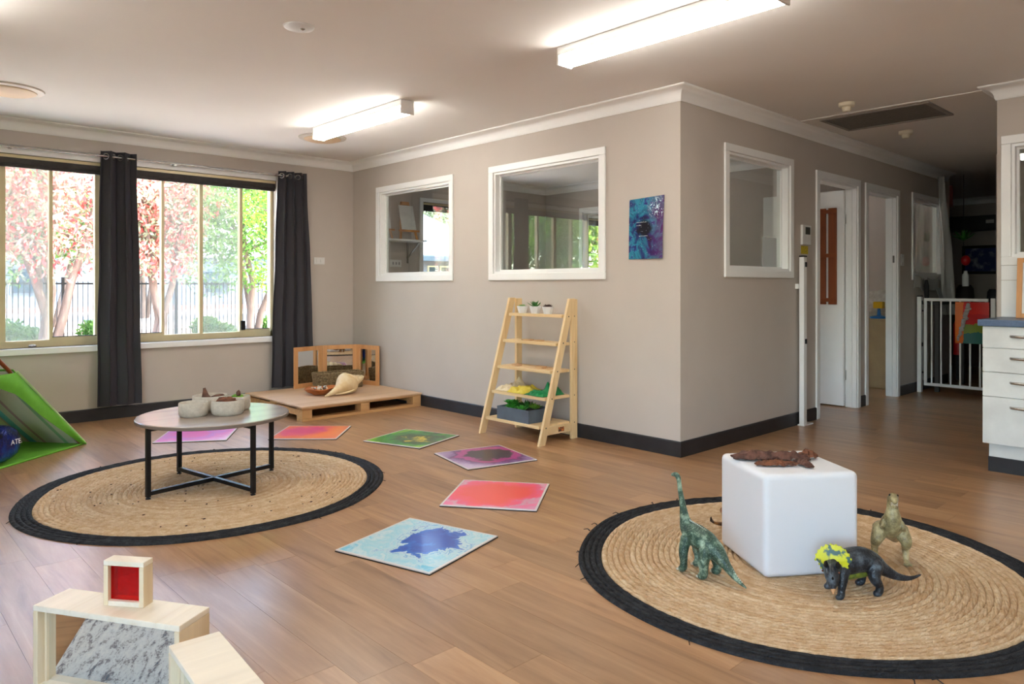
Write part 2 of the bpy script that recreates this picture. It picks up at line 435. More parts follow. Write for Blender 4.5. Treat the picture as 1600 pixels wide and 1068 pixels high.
skirting('main', 'charcoal vinyl skirting below the curtained window and around the corner', [(6.066, YC), (XB, YC), (XB, YA), (-2.6, YA), (-2.6, -3.5)])
skirting('hall', 'short charcoal skirting piece between the two doorways', [(7.107, YC), (6.982, YC)])
skirting('hall_end', 'charcoal skirting beyond the second doorway up to the gate', [(XE, YC), (7.976, YC)])
skirting('room', 'charcoal skirting in the first small room', [(XD, YC + TW), (XD, YA), (XB + TW, YA), (XB + TW, YC + TW)])
skirting('far_room', 'charcoal skirting in the second small room', [(XE, YC + TW), (XE, YA), (XD + TW, YA)])
skirting('dark', 'charcoal skirting along the unlit room far wall', [(12.4, -2.0), (12.4, YA)])
# thin ceiling joint strip between room and hall
struct(B(5.60, 1.31 + .09, ZC - .006, 5.622, YC - .09, ZC).build('trim_6', ceil_m), 'thin joint strip across the ceiling where the hall begins')

# interior windows: architrave, inner frame, pane
def iwindow(n, label, axis, p, h, side=-1, tw=TW, aw=.055, both=True):
    """p: wall face towards the viewer; hole h=(u0,u1,z0,z1)"""
    P = (lambda u, q, z: (u, q, z)) if axis == 'y' else (lambda u, q, z: (q, u, z))
    u0, u1, z0, z1 = h
    e = thing('window_%d' % n, P((u0 + u1) / 2, p + tw / 2, z0), label, None, kind='structure')
    def bx(a, b, c, d, q0, q1): return B(*P(a, q0, c), *P(b, q1, d))
    mb = MB()
    def arch(q0, q1):
        for a, b, c, d in ((u0 - aw, u1 + aw, z1, z1 + aw), (u0 - aw, u1 + aw, z0 - aw, z0), (u0 - aw, u0, z0, z1), (u1, u1 + aw, z0, z1)):
            r = bx(a, b, c, d, q0, q1); mb.add(r.v, r.f)
    arch(p - .016, p)
    if both: arch(p + tw, p + tw + .016)
    mb.build('architrave', white_m, e, bevel=.004)
    mb = MB(); t_ = .018
    for a, b, c, d in ((u0, u1, z1 - t_, z1), (u0, u1, z0, z0 + t_), (u0, u0 + t_, z0 + t_, z1 - t_), (u1 - t_, u1, z0 + t_, z1 - t_)):
        r = bx(a, b, c, d, p + .001, p + tw - .001); mb.add(r.v, r.f)
    mb.build('frame', white_m, e)
    mb = MB(); s_ = .014
    A = (u0 + t_, u1 - t_, z0 + t_, z1 - t_)
    for a, b, c, d in ((A[0], A[1], A[3] - s_, A[3]), (A[0], A[1], A[2], A[2] + s_), (A[0], A[0] + s_, A[2] + s_, A[3] - s_), (A[1] - s_, A[1], A[2] + s_, A[3] - s_)):
        r = bx(a, b, c, d, p + tw * .55, p + tw * .8); mb.add(r.v, r.f)
    mb.build('glazing_bead', white_m, e)
    bx(A[0] + .004, A[1] - .004, A[2] + .004, A[3] - .004, p + tw * .64, p + tw * .64 + .005).build('pane', inglass_m, e)
    return e
iwindow(1, 'smaller white-framed interior window nearest the room corner', 'x', XB, HB1)
iwindow(2, 'larger white-framed interior window beside the galaxy poster', 'x', XB, HB2)
iwindow(3, 'white-framed interior window on the hall wall by the corner', 'y', YC, HC1)
iwindow(4, 'white-framed interior window at the far end of the hall', 'y', YC, HC2)
iwindow(5, 'white-framed window between the two small rooms', 'x', XD, HX)
iwindow(6, 'white-framed serving window into the dim kitchen', 'x', XR, (-.2, 1.23, 1.31, 2.04), tw=.1)

# exterior aluminium windows
def xwindow(n, label, h, bays, screens, main=False):
    u0, u1, z0, z1 = h
    e = thing('window_%d' % n, ((u0 + u1) / 2, YA + .1, z0), label, None, kind='structure')
    aw = .045
    mb = MB().box(u0 - aw, YA - .016, z1, u1 + aw, YA, z1 + aw)
    mb.box(u0 - aw, YA - .016, z0 - .03, u0, YA, z1); mb.box(u1, YA - .016, z0 - .03, u1 + aw, YA, z1)
    mb.build('architrave', white_m, e, bevel=.003)
    B(u0 - aw, YA - .035, z0 - .05, u1 + aw, YA + .07, z0).build('sill', white_m, e, bevel=.006)
    mb = MB(); y0, y1 = YA + .07, YA + .13
    mb.box(u0, y0, z0, u1, y1, z0 + .055); mb.box(u0, y0, z1 - .05, u1, y1, z1); mb.box(u0, y0, z0, u0 + .03, y1, z1); mb.box(u1 - .03, y0, z0, u1, y1, z1)
    mb.build('frame', cream_m, e, bevel=.003)
    mb = MB().box(u0 + .005, YA + .012, z1 - .075, u1 - .005, YA + .06, z1 - .01)
    mb.box(u0 + .005, YA + .02, z1 - .10, u1 - .005, YA + .05, z1 - .075); mb.build('blind', blind_m, e, bevel=.004)
    B(u0 + .005, YA + .008, z1 - .028, u1 - .005, YA + .062, z1 - .004).build('pelmet_strip', cream_m, e)
    for x, w in bays: B(x - w / 2, y0 + .004, z0 + .05, x + w / 2, y1 - .004, z1 - .045).build('mullion', cream_m, e, bevel=.002)
    xs = [u0 + .03] + [b for b, w in bays] + [u1 - .03]
    for i in range(len(xs) - 1):
        a, b = xs[i] + .008, xs[i + 1] - .008
        if b - a < .1 and main: continue
        B(a, YA + .10, z0 + .056, b, YA + .105, z1 - .051).build('pane', glass_m, e)
        if i in screens: B(a, YA + .125, z0 + .056, b, YA + .1262, z1 - .051).build('fly_screen', screen_m, e)
        else:
            B(a, YA + .072, z0 + .055, b, YA + .1, z0 + .075).build('sash_rail', cream_m, e)
            B(a, YA + .071, z0 + .0752, b, YA + .1, z0 + .08).build('seal', dark_m, e)
    return e
bays = [(.652, .024), (.995, .048), (1.327, .026), (1.665, .04), (1.84, .06), (2.188, .024), (2.525, .03), (2.90, .026)]
w7 = xwindow(7, 'wide cream aluminium window looking out to the garden', W1, bays, {1, 2, 6, 7}, True)
B(2.893, YA + .055, .70, 2.935, YA + .075, .79).build('latch', black_m, w7, bevel=.004)
MB().ball((1.19, YA + .03, .645), (.03, .012, .012)).build('latch', chrome_m, w7, smooth=60)
xwindow(8, 'cream aluminium window in the first small room', W2, [(5.55, .03)], set())
xwindow(9, 'cream aluminium window in the second small room', W3, [(8.3, .03)], set())
for n, (a, b) in ((10, (-2.8, .8)),):
    e = thing('window_%d' % n, (-2.65, (a + b) / 2, .63), 'added unseen side window number %s of the playroom side wall' % ('one' if n == 10 else 'two'), None, kind='structure')
    e['label'] = 'unseen cream aluminium window added to the playroom side wall for daylight'  # unseen window added to let daylight in from the side
    mb = MB()
    for q in (a, (a + b) / 2 - .02, b - .04): mb.box(-2.68, q, .63, -2.63, q + .04, 2.1)
    mb.box(-2.68, a, .63, -2.63, b, .68); mb.box(-2.68, a, 2.05, -2.63, b, 2.1); mb.build('frame', cream_m, e)
    for q in (a + .04, (a + b) / 2 + .02): B(-2.657, q, .68, -2.652, q + (b - a) / 2 - .06, 2.05).build('pane', glass_m, e)

# doorways
def doorway(n, label, h, strike=False):
    u0, u1, z0, z1 = h; aw = .06
    e = thing('door_%d' % n, ((u0 + u1) / 2, YC, 0), label, None, kind='structure')
    mb = MB()
    for y0, y1 in ((YC - .016, YC), (YC + TW, YC + TW + .016)):
        mb.box(u0 - aw, y0, 0, u0, y1, z1); mb.box(u1, y0, 0, u1 + aw, y1, z1); mb.box(u0 - aw, y0, z1, u1 + aw, y1, z1 + aw)
    mb.build('architrave', white_m, e, bevel=.004)
    mb = MB().box(u0, YC - .004, 0, u0 + .02, YC + TW + .004, z1).box(u1 - .02, YC - .004, 0, u1, YC + TW + .004, z1).box(u0 + .02, YC - .004, z1 - .02, u1 - .02, YC + TW + .004, z1)
    mb.box(u1 - .032, YC + .03, 0, u1 - .02, YC + .045, z1 - .02); mb.box(u0 + .02, YC + .03, 0, u0 + .032, YC + .045, z1 - .02)
    mb.build('jamb', white_m, e, bevel=.002)
    return e
d1 = doorway(1, 'white door frame with its white door standing open inward', HD1)
lf = B(6.862, YC + TW + .006, .012, 6.898, YC + TW + .80, 2.01).build('door_leaf', white_m, d1, bevel=.002)
for z in (.25, 1.7): B(6.896, YC + TW - .004, z, 6.908, YC + TW + .02, z + .09).build('hinge', chrome_m, lf)
d2 = doorway(2, 'white door frame of the second doorway, standing open', HD2)
B(HD2[1] - .0225, YC + .012, 1.36, HD2[1] - .0195, YC + .03, 1.43).build('strike_plate', chrome_m, d2)

# ------------------------------------------------------------------ ceiling fittings
def batten(name, x, y0, y1, label, group=None):
    e = thing(name, (x, (y0 + y1) / 2, ZC - .1), label, 'light', group='fluorescent ceiling battens')
    B(x - .055, y0, ZC - .045, x + .055, y1, ZC).build('housing', white_m, e, bevel=.003)
    mb = MB(); prof = [(-.052, -.045), (-.052, -.075)] + [(-.052 + .022 * (1 - math.cos(a)), -.075 - .022 * math.sin(a)) for a in (PI / 6, PI / 3, PI / 2)]
    prof = prof + [(-q, z) for q, z in reversed(prof)]
    k = len(prof)
    mb.v = [(x + q, yy, ZC + z) for yy in (y0 + .012, y1 - .012) for q, z in prof]
    mb.f = [(j, (j + 1) % k, k + (j + 1) % k, k + j) for j in range(k)] + [tuple(range(k - 1, -1, -1)), tuple(range(k, 2 * k))]
    mb.build('diffuser', tube_m, e, merge=True)
    for a, b in ((y0 - .002, y0 + .012), (y1 - .012, y1 + .002)):
        B(x - .056, a, ZC - .1, x + .056, b, ZC - .002).build('end_cap', white_m, e, bevel=.006)
    return e
batten('ceiling_light', 2.965, 1.47, 2.74, 'long white fluorescent ceiling light between the braided rugs and the wall corner')
batten('ceiling_light', 2.965, 4.23, 5.50, 'white fluorescent ceiling light towards the curtained window, overlapping a round vent')
batten('ceiling_light', .35, 3.0, 4.27, 'white fluorescent ceiling light over the open floor beside the coffee table')
batten('ceiling_light', .35, .3, 1.57, 'unseen white fluorescent ceiling light added over the wooden mirror blocks side of the room')  # added lamp, out of view, brightens the room
batten('ceiling_light', 2.965, -1.6, -.33, 'unseen white fluorescent ceiling light added over the rear of the playroom')  # added lamp behind the camera for extra room light
batten('ceiling_light', .35, -2.4, -1.13, 'unseen white fluorescent ceiling light added over the rear corner')  # another unseen lamp added to fill the room with light
for x, y, lab in ((3.17, 5.81, 'round beige ceiling vent behind the end of the fluorescent light'), (.875, 5.80, 'round beige ceiling vent above the play tent')):
    e = thing('ceiling_vent', (x, y, ZC - .045), lab, 'vent', group='round ceiling vents')
    MB().lathe([(.15, -.004), (.155, -.016), (.2, -.010), (.205, 0), (.15, 0)], (x, y, ZC), 40, close=True).build('rim', plain('vent_rim', (214, 204, 190), .5), e, smooth=40)
    MB().lathe([(.005, -.03), (.13, -.03), (.158, -.02), (.16, -.016), (.13, -.02), (.005, -.02)], (x, y, ZC), 40).build('plate', vent_m, e, smooth=40)
    MB().lathe([(.03, -.02), (.03, 0)], (x, y, ZC), 12).build('stem', vent_m, e)
e = thing('downlight', (1.73, 3.41, ZC - .012), 'small round white emergency light flush in the ceiling', 'light')
MB().lathe([(.005, -.010), (.055, -.010), (.072, -.006), (.076, 0), (.005, 0)], (1.73, 3.41, ZC), 32).build('plate', plastic_m, e, smooth=40)
MB().ball((1.745, 3.40, ZC - .010), (.012, .012, .008)).build('lens', chrome_m, e, smooth=60)
for x, y, lab in ((5.30, 2.16, 'cream smoke detector on the ceiling in front of the grey vent panel'), (6.62, 2.21, 'cream smoke detector on the ceiling behind the grey vent panel')):
    e = thing('smoke_detector', (x, y, ZC - .06), lab, 'smoke detector', group='smoke detectors in the hall')
    MB().lathe([(.005, -.03), (.045, -.03), (.055, -.022), (.056, 0), (.005, 0)], (x, y, ZC), 24).build('base', ivory_m, e, smooth=40)
    MB().lathe([(.005, -.06), (.024, -.06), (.030, -.052), (.034, -.03), (.005, -.03)], (x, y, ZC), 16).build('sensor', ivory_m, e, smooth=40)
e = thing('return_air_grille', (5.95, 2.12, ZC - .012), 'grey rectangular return air panel set in the hall ceiling', 'vent')
mb = MB(); gx0, gx1, gy0, gy1 = 5.66, 6.22, 1.74, 2.52
for a in ((gx0, gy0, gx1, gy0 + .03), (gx0, gy1 - .03, gx1, gy1), (gx0, gy0 + .03, gx0 + .03, gy1 - .03), (gx1 - .03, gy0 + .03, gx1, gy1 - .03)): mb.box(a[0], a[1], ZC - .012, a[2], a[3], ZC)
mb.build('frame', plain('grille_frame', (150, 142, 134), .6), e)
B(gx0 + .03, gy0 + .03, ZC - .006, gx1 - .03, gy1 - .03, ZC).build('filter', gray_m, e)

# ------------------------------------------------------------------ curtains and rod
rod = thing('curtain_rod', (1.4, YA - .09, 2.19), 'thin double steel curtain rod above the garden window', 'curtain rod')
MB().tube([(-.2, YA - .085, 2.2), (3.30, YA - .085, 2.2)], .008, 10).build('rod', chrome_m, rod, smooth=50)
MB().tube([(-.2, YA - .04, 2.215), (3.30, YA - .04, 2.215)], .006, 8).build('back_rod', chrome_m, rod, smooth=50)
MB().ball((3.165, YA - .085, 2.2), .014).build('finial', chrome_m, rod, smooth=60)
for x in (1.03, 2.24): MB().box(x - .01, YA - .09, 2.185, x + .01, YA, 2.197).box(x - .012, YA - .006, 2.17, x + .012, YA, 2.225).build('bracket', chrome_m, rod)
def curtain(label, xt0, xt1, xb0, xb1, zb, folds, ph):
    e = thing('curtain', ((xt0 + xt1) / 2, YA - .085, zb), label, 'curtain', group='charcoal eyelet curtains')
    def fn(u, v):
        z = zb + (2.245 - zb) * v; w = v ** 1.3
        a, b = xb0 + (xt0 - xb0) * w, xb1 + (xt1 - xb1) * w
        s = u * folds * 2 * PI + ph
        y = YA - .085 + (.034 + .004 * math.sin(5 * u)) * math.sin(s) * (.8 + .2 * v) + .004 * math.sin(9 * z + 3 * u)
        x = a + (b - a) * u + .010 * math.sin(2 * s) + .003 * math.sin(6 * z)
        return (x, y, z)
    MB().sheet(fn, 70, 26, .003).build('cloth', curt_m, e, smooth=80)
    for i in range(int(folds * 2)):
        u = (i * PI - ph) / (folds * 2 * PI)
        if not .02 < u < .98: continue
        p = Vector(fn(u, .978)); q = Vector(fn(min(1, u + .01), .978)); d = (q - p).normalized()
        nrm = Vector((d.y, -d.x, 0)); cen = Vector((p.x, p.y, 2.2))
        r = Matrix((d, Vector((0, 0, 1)), nrm)).transposed(); mb = MB()
        ring = [(.019, -.004), (.027, -.005), (.027, .005), (.019, .004)]; vs = []
        for rr_, hh in ring: vs += [cen + r @ Vector((rr_ * math.cos(2 * PI * k / 16), rr_ * math.sin(2 * PI * k / 16), hh)) for k in range(16)]
        mb.add(vs, [(a * 16 + k, a * 16 + (k + 1) % 16, ((a + 1) % 4) * 16 + (k + 1) % 16, ((a + 1) % 4) * 16 + k) for a in range(4) for k in range(16)])
        mb.build('eyelet', chrome_m, e, smooth=50)
curtain('charcoal eyelet curtain hanging across the middle of the garden window', 1.645, 1.912, 1.62, 1.955, .12, 2.5, .4)
curtain('charcoal eyelet curtain at the window end beside the light switch', 3.20, 3.49, 3.13, 3.575, .135, 3.5, .2)
# switch plate
e = thing('light_switch', (3.682, YA - .01, 1.345), 'white double light switch on the wall beside the curtain', 'switch')
B(3.622, YA - .009, 1.345, 3.742, YA, 1.416).build('plate', plastic_m, e, bevel=.003)
for x in (3.655, 3.70): B(x - .009, YA - .014, 1.366, x + .009, YA - .008, 1.395).build('rocker', plastic_m, e, bevel=.002)

# ------------------------------------------------------------------ poster
t = NT('galaxy_print'); v = t.coord((1, 1, 1))
sp = t.n('SeparateXYZ'); t.l(v, sp.inputs[0])
n1 = t.noise(v, 9, 6, .6, .6); n2 = t.noise(v, 14, 5, .6, .4)
c1 = t.ramp(n1, [(.34, (12, 8, 30)), (.43, (24, 34, 110)), (.50, (20, 110, 140)), (.56, (40, 140, 170)), (.61, (34, 44, 130)), (.70, (30, 14, 60))])
rt_ = t.math('MULTIPLY_ADD', sp.outputs['Y'], -5.0); rt_.node.inputs[2].default_value = .1
c1 = t.mix(t.math('MULTIPLY', t.math('MINIMUM', t.math('MAXIMUM', rt_, 0.0), .9), .8), c1, (104, 24, 92))
vv = t.n('VectorMath', operation='DISTANCE'); t.l(v, vv.inputs[0]); vv.inputs[1].default_value = (0, .01, .215)
hole = t.math('ADD', vv.outputs['Value'], t.math('MULTIPLY', n2, .05))
c1 = t.mix(t.ramp(hole, [(.07, (255, 255, 255)), (.095, (0, 0, 0))]), c1, (14, 10, 26))
sw = t.n('VectorMath', operation='DISTANCE'); t.l(v, sw.inputs[0]); sw.inputs[1].default_value = (0, -.085, .35)
wv = t.noise(v, 30, 5, .7, 2.0)
mk = t.math('MULTIPLY', t.ramp(sw.outputs['Value'], [(.05, (255, 255, 255)), (.085, (0, 0, 0))]), t.ramp(wv, [(.52, (0, 0, 0)), (.56, (255, 255, 255))]))
c1 = t.mix(mk, c1, (210, 235, 245))
st = t.n('TexVoronoi'); st.inputs['Scale'].default_value = 60; t.l(v, st.inputs['Vector'])
c1 = t.mix(t.ramp(st.outputs['Distance'], [(.06, (255, 255, 255)), (.12, (0, 0, 0))]), c1, (225, 230, 255))
t.base(c1); t.set(.28)
e = thing('poster', (XB - .004, 2.998, 1.305), 'dark blue and purple galaxy poster on the taupe wall', 'poster')
def pf(u, v_): return (XB - .006 - .006 * math.sin(PI * v_) * (.3 + .7 * u) - (.008 * (1 - v_) * u), 3.143 - .006 * (1 - v_) * -1 - u * (.286 + .004 * v_), 1.307 + v_ * (.412 + .012 * u))
MB().sheet(pf, 10, 12, .0012).build('print', 'galaxy_print', e, smooth=60)
mb = MB()                                        # rows of tiny white lettering, too small to read
rl = random.Random(3)
for z, y0, n in ((1.556, 3.075, 8), (1.535, 3.075, 4), (1.462, 3.055, 7)):
    for k in range(n): mb.box(XB - .0165, y0 - k * .0105, z, XB - .0150, y0 - k * .0105 - .0065, z + rl.uniform(.0015, .004))
mb.build('lettering', plastic_m, e)['kind'] = 'stuff'

# ------------------------------------------------------------------ braided rugs
def rug(label, cx, cy, R, bw, seed):
    e = thing('braided_rug', (cx, cy, 0), label, 'rug', group='round braided jute rugs')
    pitch = .0235; nr = int(R / pitch); seg = 160; rr = random.Random(seed); nb = round(bw / pitch)
    wob = [sum(.004 * math.sin(k * 2 * PI * i / seg + ph) for k, ph in ((2, seed), (3, seed * 2.1), (7, seed * 3.3))) for i in range(seg)]
    def rings(a, b):
        mb = MB(); prof = []
        for i in range(a, b):
            for q in range(5):
                s = q / 5; prof.append(((i + s) * pitch, (.0015 + .0105 * math.sin(PI * s) ** .5) if s > 0 else .0012))
        prof.append((b * pitch, .0025)); prof.append((b * pitch, .0005)); prof.append((max(.002, a * pitch), .0005))
        n = len(prof); jit = [[rr.uniform(-.0009, .0009) for _ in range(seg)] for _ in range(n)]
        for i, (r, z) in enumerate(prof):
            for k in range(seg):
                an = 2 * PI * k / seg; r_ = max(.001, r) * (1 + (wob[k] / R) * (r / R)) ; br = .0012 * math.sin(an * r * 90 + i) if z > .006 else 0
                mb.v.append((cx + r_ * math.cos(an), cy + r_ * math.sin(an), max(.0005, z + (jit[i][k] + br if z > .004 else 0))))
        mb.f = [(i * seg + k, i * seg + (k + 1) % seg, ((i + 1) % n) * seg + (k + 1) % seg, ((i + 1) % n) * seg + k) for i in range(n) for k in range(seg)]
        return mb
    rings(0, nr - nb).build('jute_centre', 'jute_braid', e, smooth=70)
    rings(nr - nb, nr).build('border', 'black_braid', e, smooth=70)
    for k in range(16):
        an = rr.uniform(0, 2 * PI); p = Vector((cx + R * .985 * math.cos(an), cy + R * .985 * math.sin(an), .006)); d = Vector((math.cos(an + rr.uniform(-1, 1)), math.sin(an + rr.uniform(-1, 1)), 0))
        MB().tube([p, p + d * .012 + Vector((0, 0, .006)), p + d * rr.uniform(.02, .04) + Vector((0, 0, -.002))], [.003, .002, .0015], 5).build('loose_thread', 'black_braid', e)
def braid(name, a, b, c):
    t = NT(name); v = t.coord((1, 1, 1)); sp = t.n('SeparateXYZ'); t.l(v, sp.inputs[0])
    ang = t.math('ARCTAN2', sp.outputs['Y'], sp.outputs['X'])
    ln = t.n('VectorMath', operation='LENGTH'); t.l(v, ln.inputs[0])
    ring = t.math('FLOOR', t.math('DIVIDE', ln.outputs['Value'], .0235))
    arc = t.math('MULTIPLY', t.math('MULTIPLY', ang, ring), 1.55)
    fr = t.math('ADD', arc, t.math('MULTIPLY', t.math('FRACT', t.math('DIVIDE', ln.outputs['Value'], .01175)), 2.0))
    wv = t.math('ABSOLUTE', t.math('SINE', fr))
    f = t.noise(v, 28, 6, .7); f2 = t.noise(v, 190, 3)
    col = t.ramp(f, [(.3, c), (.48, a), (.66, b)])
    col = t.mix(t.math('MULTIPLY', f2, .5), col, a)
    wn_ = t.n('TexWhiteNoise', noise_dimensions='1D'); t.l(ring, wn_.inputs['W']); col = t.mix(t.math('MULTIPLY', wn_.outputs['Value'], .55), col, c)
    t.base(col); t.set(.85, 0, .2); t.bump(t.math('ADD', t.math('MULTIPLY', wv, .7), f2), .9, .006); return t.m
braid('jute_braid', (216, 188, 150), (238, 218, 186), (188, 146, 104))
braid('black_braid', (48, 49, 52), (70, 72, 74), (30, 31, 33))
rug('round jute rug with black border under the coffee table', 1.575, 4.135, .945, .085, 1.3)
rug('round jute rug with black border under the white cube and dinosaurs', 2.878, 1.361, .905, .085, 2.6)

rc = random.Random(21); mb = MB()
for k in range(90):
    an = rc.uniform(0, 2 * PI); rr_ = .80 * math.sqrt(rc.random()); x_, y_ = 1.575 + rr_ * math.cos(an), 4.135 + rr_ * math.sin(an); q = rc.uniform(.002, .0045)
    mb.ball((x_, y_, .0125 + q * .5), (q * rc.uniform(1, 2), q, q * .7), 6, 4)
tag(mb.build('bark_crumbs', plain('crumb_brown', (74, 50, 38), .9)), 'scattered dark bark crumbs on the rug under the coffee table', 'crumbs', None, 'stuff')
# ------------------------------------------------------------------ coffee table
TCX, TCY, TZ = 1.585, 4.135, .405
e = thing('coffee_table', (TCX, TCY, .012), 'round grey oak coffee table with black square legs on the jute rug', 'table')
MB().lathe([(.004, TZ - .022), (.392, TZ - .022), (.4, TZ - .018), (.4, TZ - .004), (.396, TZ), (.004, TZ)], (TCX, TCY, 0), 72).build('tabletop', greywood_m, e, smooth=40)
MB().lathe([(.4005, TZ - .019), (.4012, TZ - .019), (.4012, TZ - .004), (.4005, TZ - .004)], (TCX, TCY, 0), 72, close=True).build('edge_band', plain('edge_band', (122, 108, 96), .5), e, smooth=40)
a0 = math.radians(10)
for k in range(4):
    a = a0 + k * PI / 2; d = Vector((math.cos(a), math.sin(a), 0)); p = Vector((TCX, TCY, 0)) + d * .372
    M = Matrix.Rotation(a, 3, 'Z')
    lg = MB().obox(p + Vector((0, 0, (.022 + TZ - .022) / 2)), (.022, .022, TZ - .044), M).build('leg', black_m, e, bevel=.002)
    MB().lathe([(.004, 0), (.013, 0), (.013, .006), (.006, .008), (.006, .016), (.004, .016)], (p.x, p.y, .0115), 12).build('foot', black_m, lg)
for k in range(2):
    a = a0 + k * PI / 2; d = Vector((math.cos(a), math.sin(a), 0)); c = Vector((TCX, TCY, 0)); zz = .04
    MB().beam(c - d * .362 + Vector((0, 0, zz)), c + d * .362 + Vector((0, 0, zz)), .022, .022).build('cross_bar', black_m, e, bevel=.002)
    MB().beam(c - d * .372 + Vector((0, 0, TZ - .032)), c + d * .372 + Vector((0, 0, TZ - .032)), .022, .02).build('top_bar', black_m, e, bevel=.002)
# four-lobed felt bowl
felt_m = plain('felt_pot', (206, 198, 184), .9, (188, 180, 166), 40, bump=.5, bscale=160, bdist=.003)
seed_m = plain('seed_pod', (112, 76, 58), .8, (70, 44, 34), 30, bump=.6, bscale=70)
bark_m = plain('bark', (140, 84, 54), .85, (76, 46, 34), 28, stretch=(1, 1, 3), bump=.9, bscale=60, bdist=.008)
moss_m = plain('moss', (120, 170, 50), .9, (80, 130, 34), 60, bump=.7, bscale=120)
e = thing('felt_pot_cluster', (1.60, 4.18, TZ), 'cluster of four joined grey felt pots on the coffee table', 'pots')
pots = [(1.475, 4.145, .078, .075), (1.635, 4.07, .088, .082), (1.62, 4.285, .098, .085), (1.74, 4.185, .07, .08)]
for (x, y, r, h) in pots:
    MB().lathe([(.004, 0), (r * .86, 0), (r * .97, .012), (r, .035), (r * .985, h - .004), (r * .95, h), (r * .91, h - .003), (r * .9, .03), (r * .8, .015), (.004, .014)], (x, y, TZ), 28).build('pot', felt_m, e, smooth=60)
def lump(name, c, size, m, label, cat, seed, n=14, group=None):
    mb = MB().ball((0, 0, 0), 1.0, n, n - 4); vs = []
    for p in mb.v:
        p = Vector(p); q = p * (1 + .35 * mnoise.noise(p * 1.9 + Vector((seed, 0, 0))) + .16 * mnoise.noise(p * 5 + Vector((0, seed, 0))))
        vs.append((c[0] + q.x * size[0], c[1] + q.y * size[1], c[2] + q.z * size[2]))
    mb.v = vs; return tag(mb.build(name, m, smooth=50), label, cat, group)
o = MB().tube([(1.598, 4.275, TZ + .02), (1.596, 4.278, TZ + .06), (1.592, 4.285, TZ + .085), (1.590, 4.29, TZ + .115), (1.588, 4.292, TZ + .128)], [.036, .034, .019, .010, .007], 12).build('seed_pod', seed_m, smooth=60)
tag(o, 'brown pear-shaped seed pod standing upright in the rear felt pot', 'seed pod')
lump('seed_pod', (1.665, 4.29, TZ + .064), (.05, .024, .02), seed_m, 'brown seed pod lying beside the upright pod', 'seed pod', 3)
lump('seed_pod', (1.56, 4.25, TZ + .05), (.024, .022, .028), seed_m, 'dark seed pod at the edge of the rear felt pot', 'seed pod', 7)
lump('bark_chunk', (1.635, 4.085, TZ + .068), (.056, .034, .026), bark_m, 'reddish bark chunk in the front felt pot', 'bark', 5)
lump('moss_tuft', (1.742, 4.19, TZ + .066), (.04, .036, .022), moss_m, 'bright green moss filling the end felt pot', 'moss', 9)
lump('seed_pod', (1.735, 4.165, TZ + .096), (.013, .012, .018), seed_m, 'small brown pod on the green moss', 'seed pod', 11)

# ------------------------------------------------------------------ liquid floor tiles
def liquid(name, stops, center, nscale, nd, amp, seed, bg=None):
    t = NT(name); v = t.coord((1, 1, 1)); sp = t.n('SeparateXYZ'); t.l(v, sp.inputs[0])
    mp = t.n('Mapping'); mp.inputs['Location'].default_value = (seed, seed * .7, 0); t.l(v, mp.inputs['Vector'])
    ds = t.n('VectorMath', operation='DISTANCE'); t.l(v, ds.inputs[0]); ds.inputs[1].default_value = (center[0], center[1], .006)
    nz = t.noise(mp.outputs[0], nscale, 7, .62, nd)
    f = t.math('ADD', t.math('MULTIPLY', ds.outputs['Value'], 2.2), t.math('MULTIPLY', t.math('SUBTRACT', nz, .5), amp))
    col = t.ramp(f, stops)
    edge = t.math('MAXIMUM', t.math('ABSOLUTE', sp.outputs['X']), t.math('ABSOLUTE', sp.outputs['Y']))
    col = t.mix(t.math('GREATER_THAN', edge, .238), col, (222, 216, 214))
    t.base(col); t.set(.28, 0, .5, Coat_Weight=.3, Coat_Roughness=.12); return t.m
liquid('liquid_blue', [(.18, (24, 72, 176)), (.32, (28, 110, 204)), (.335, (200, 222, 226)), (.40, (186, 218, 226)), (.415, (60, 160, 216)), (.44, (196, 222, 228)), (.58, (150, 212, 226)), (.68, (206, 226, 230)), (.85, (110, 200, 224))], (.06, -.02), 8, .9, 1.25, 3.1)
liquid('liquid_pink', [(.36, (250, 84, 84)), (.5, (252, 88, 120)), (.56, (246, 96, 150)), (.60, (222, 178, 196)), (.68, (246, 120, 170)), (.8, (228, 150, 190))], (.03, .03), 6, .5, .75, 7.7)
liquid('liquid_purple', [(.26, (42, 24, 40)), (.31, (60, 22, 60)), (.34, (176, 40, 130)), (.46, (188, 50, 140)), (.52, (96, 30, 104)), (.6, (150, 110, 170)), (.75, (206, 184, 214))], (.05, .03), 6, .5, .7, 12.4)
liquid('liquid_green', [(.14, (222, 196, 24)), (.22, (120, 130, 30)), (.27, (14, 60, 34)), (.36, (16, 84, 44)), (.46, (22, 134, 54)), (.60, (40, 154, 44)), (.74, (150, 204, 40))], (.02, -.05), 6, 1.0, 1.3, 21.0)
liquid('liquid_orange', [(.22, (222, 70, 130)), (.34, (236, 92, 120)), (.44, (250, 124, 76)), (.6, (252, 138, 70)), (.8, (246, 130, 90))], (.05, .08), 5, .5, .8, 28.0)
liquid('liquid_magenta', [(.25, (226, 90, 178)), (.42, (204, 120, 206)), (.55, (232, 110, 190)), (.75, (240, 190, 226))], (.02, .05), 5, .5, .8, 34.0)
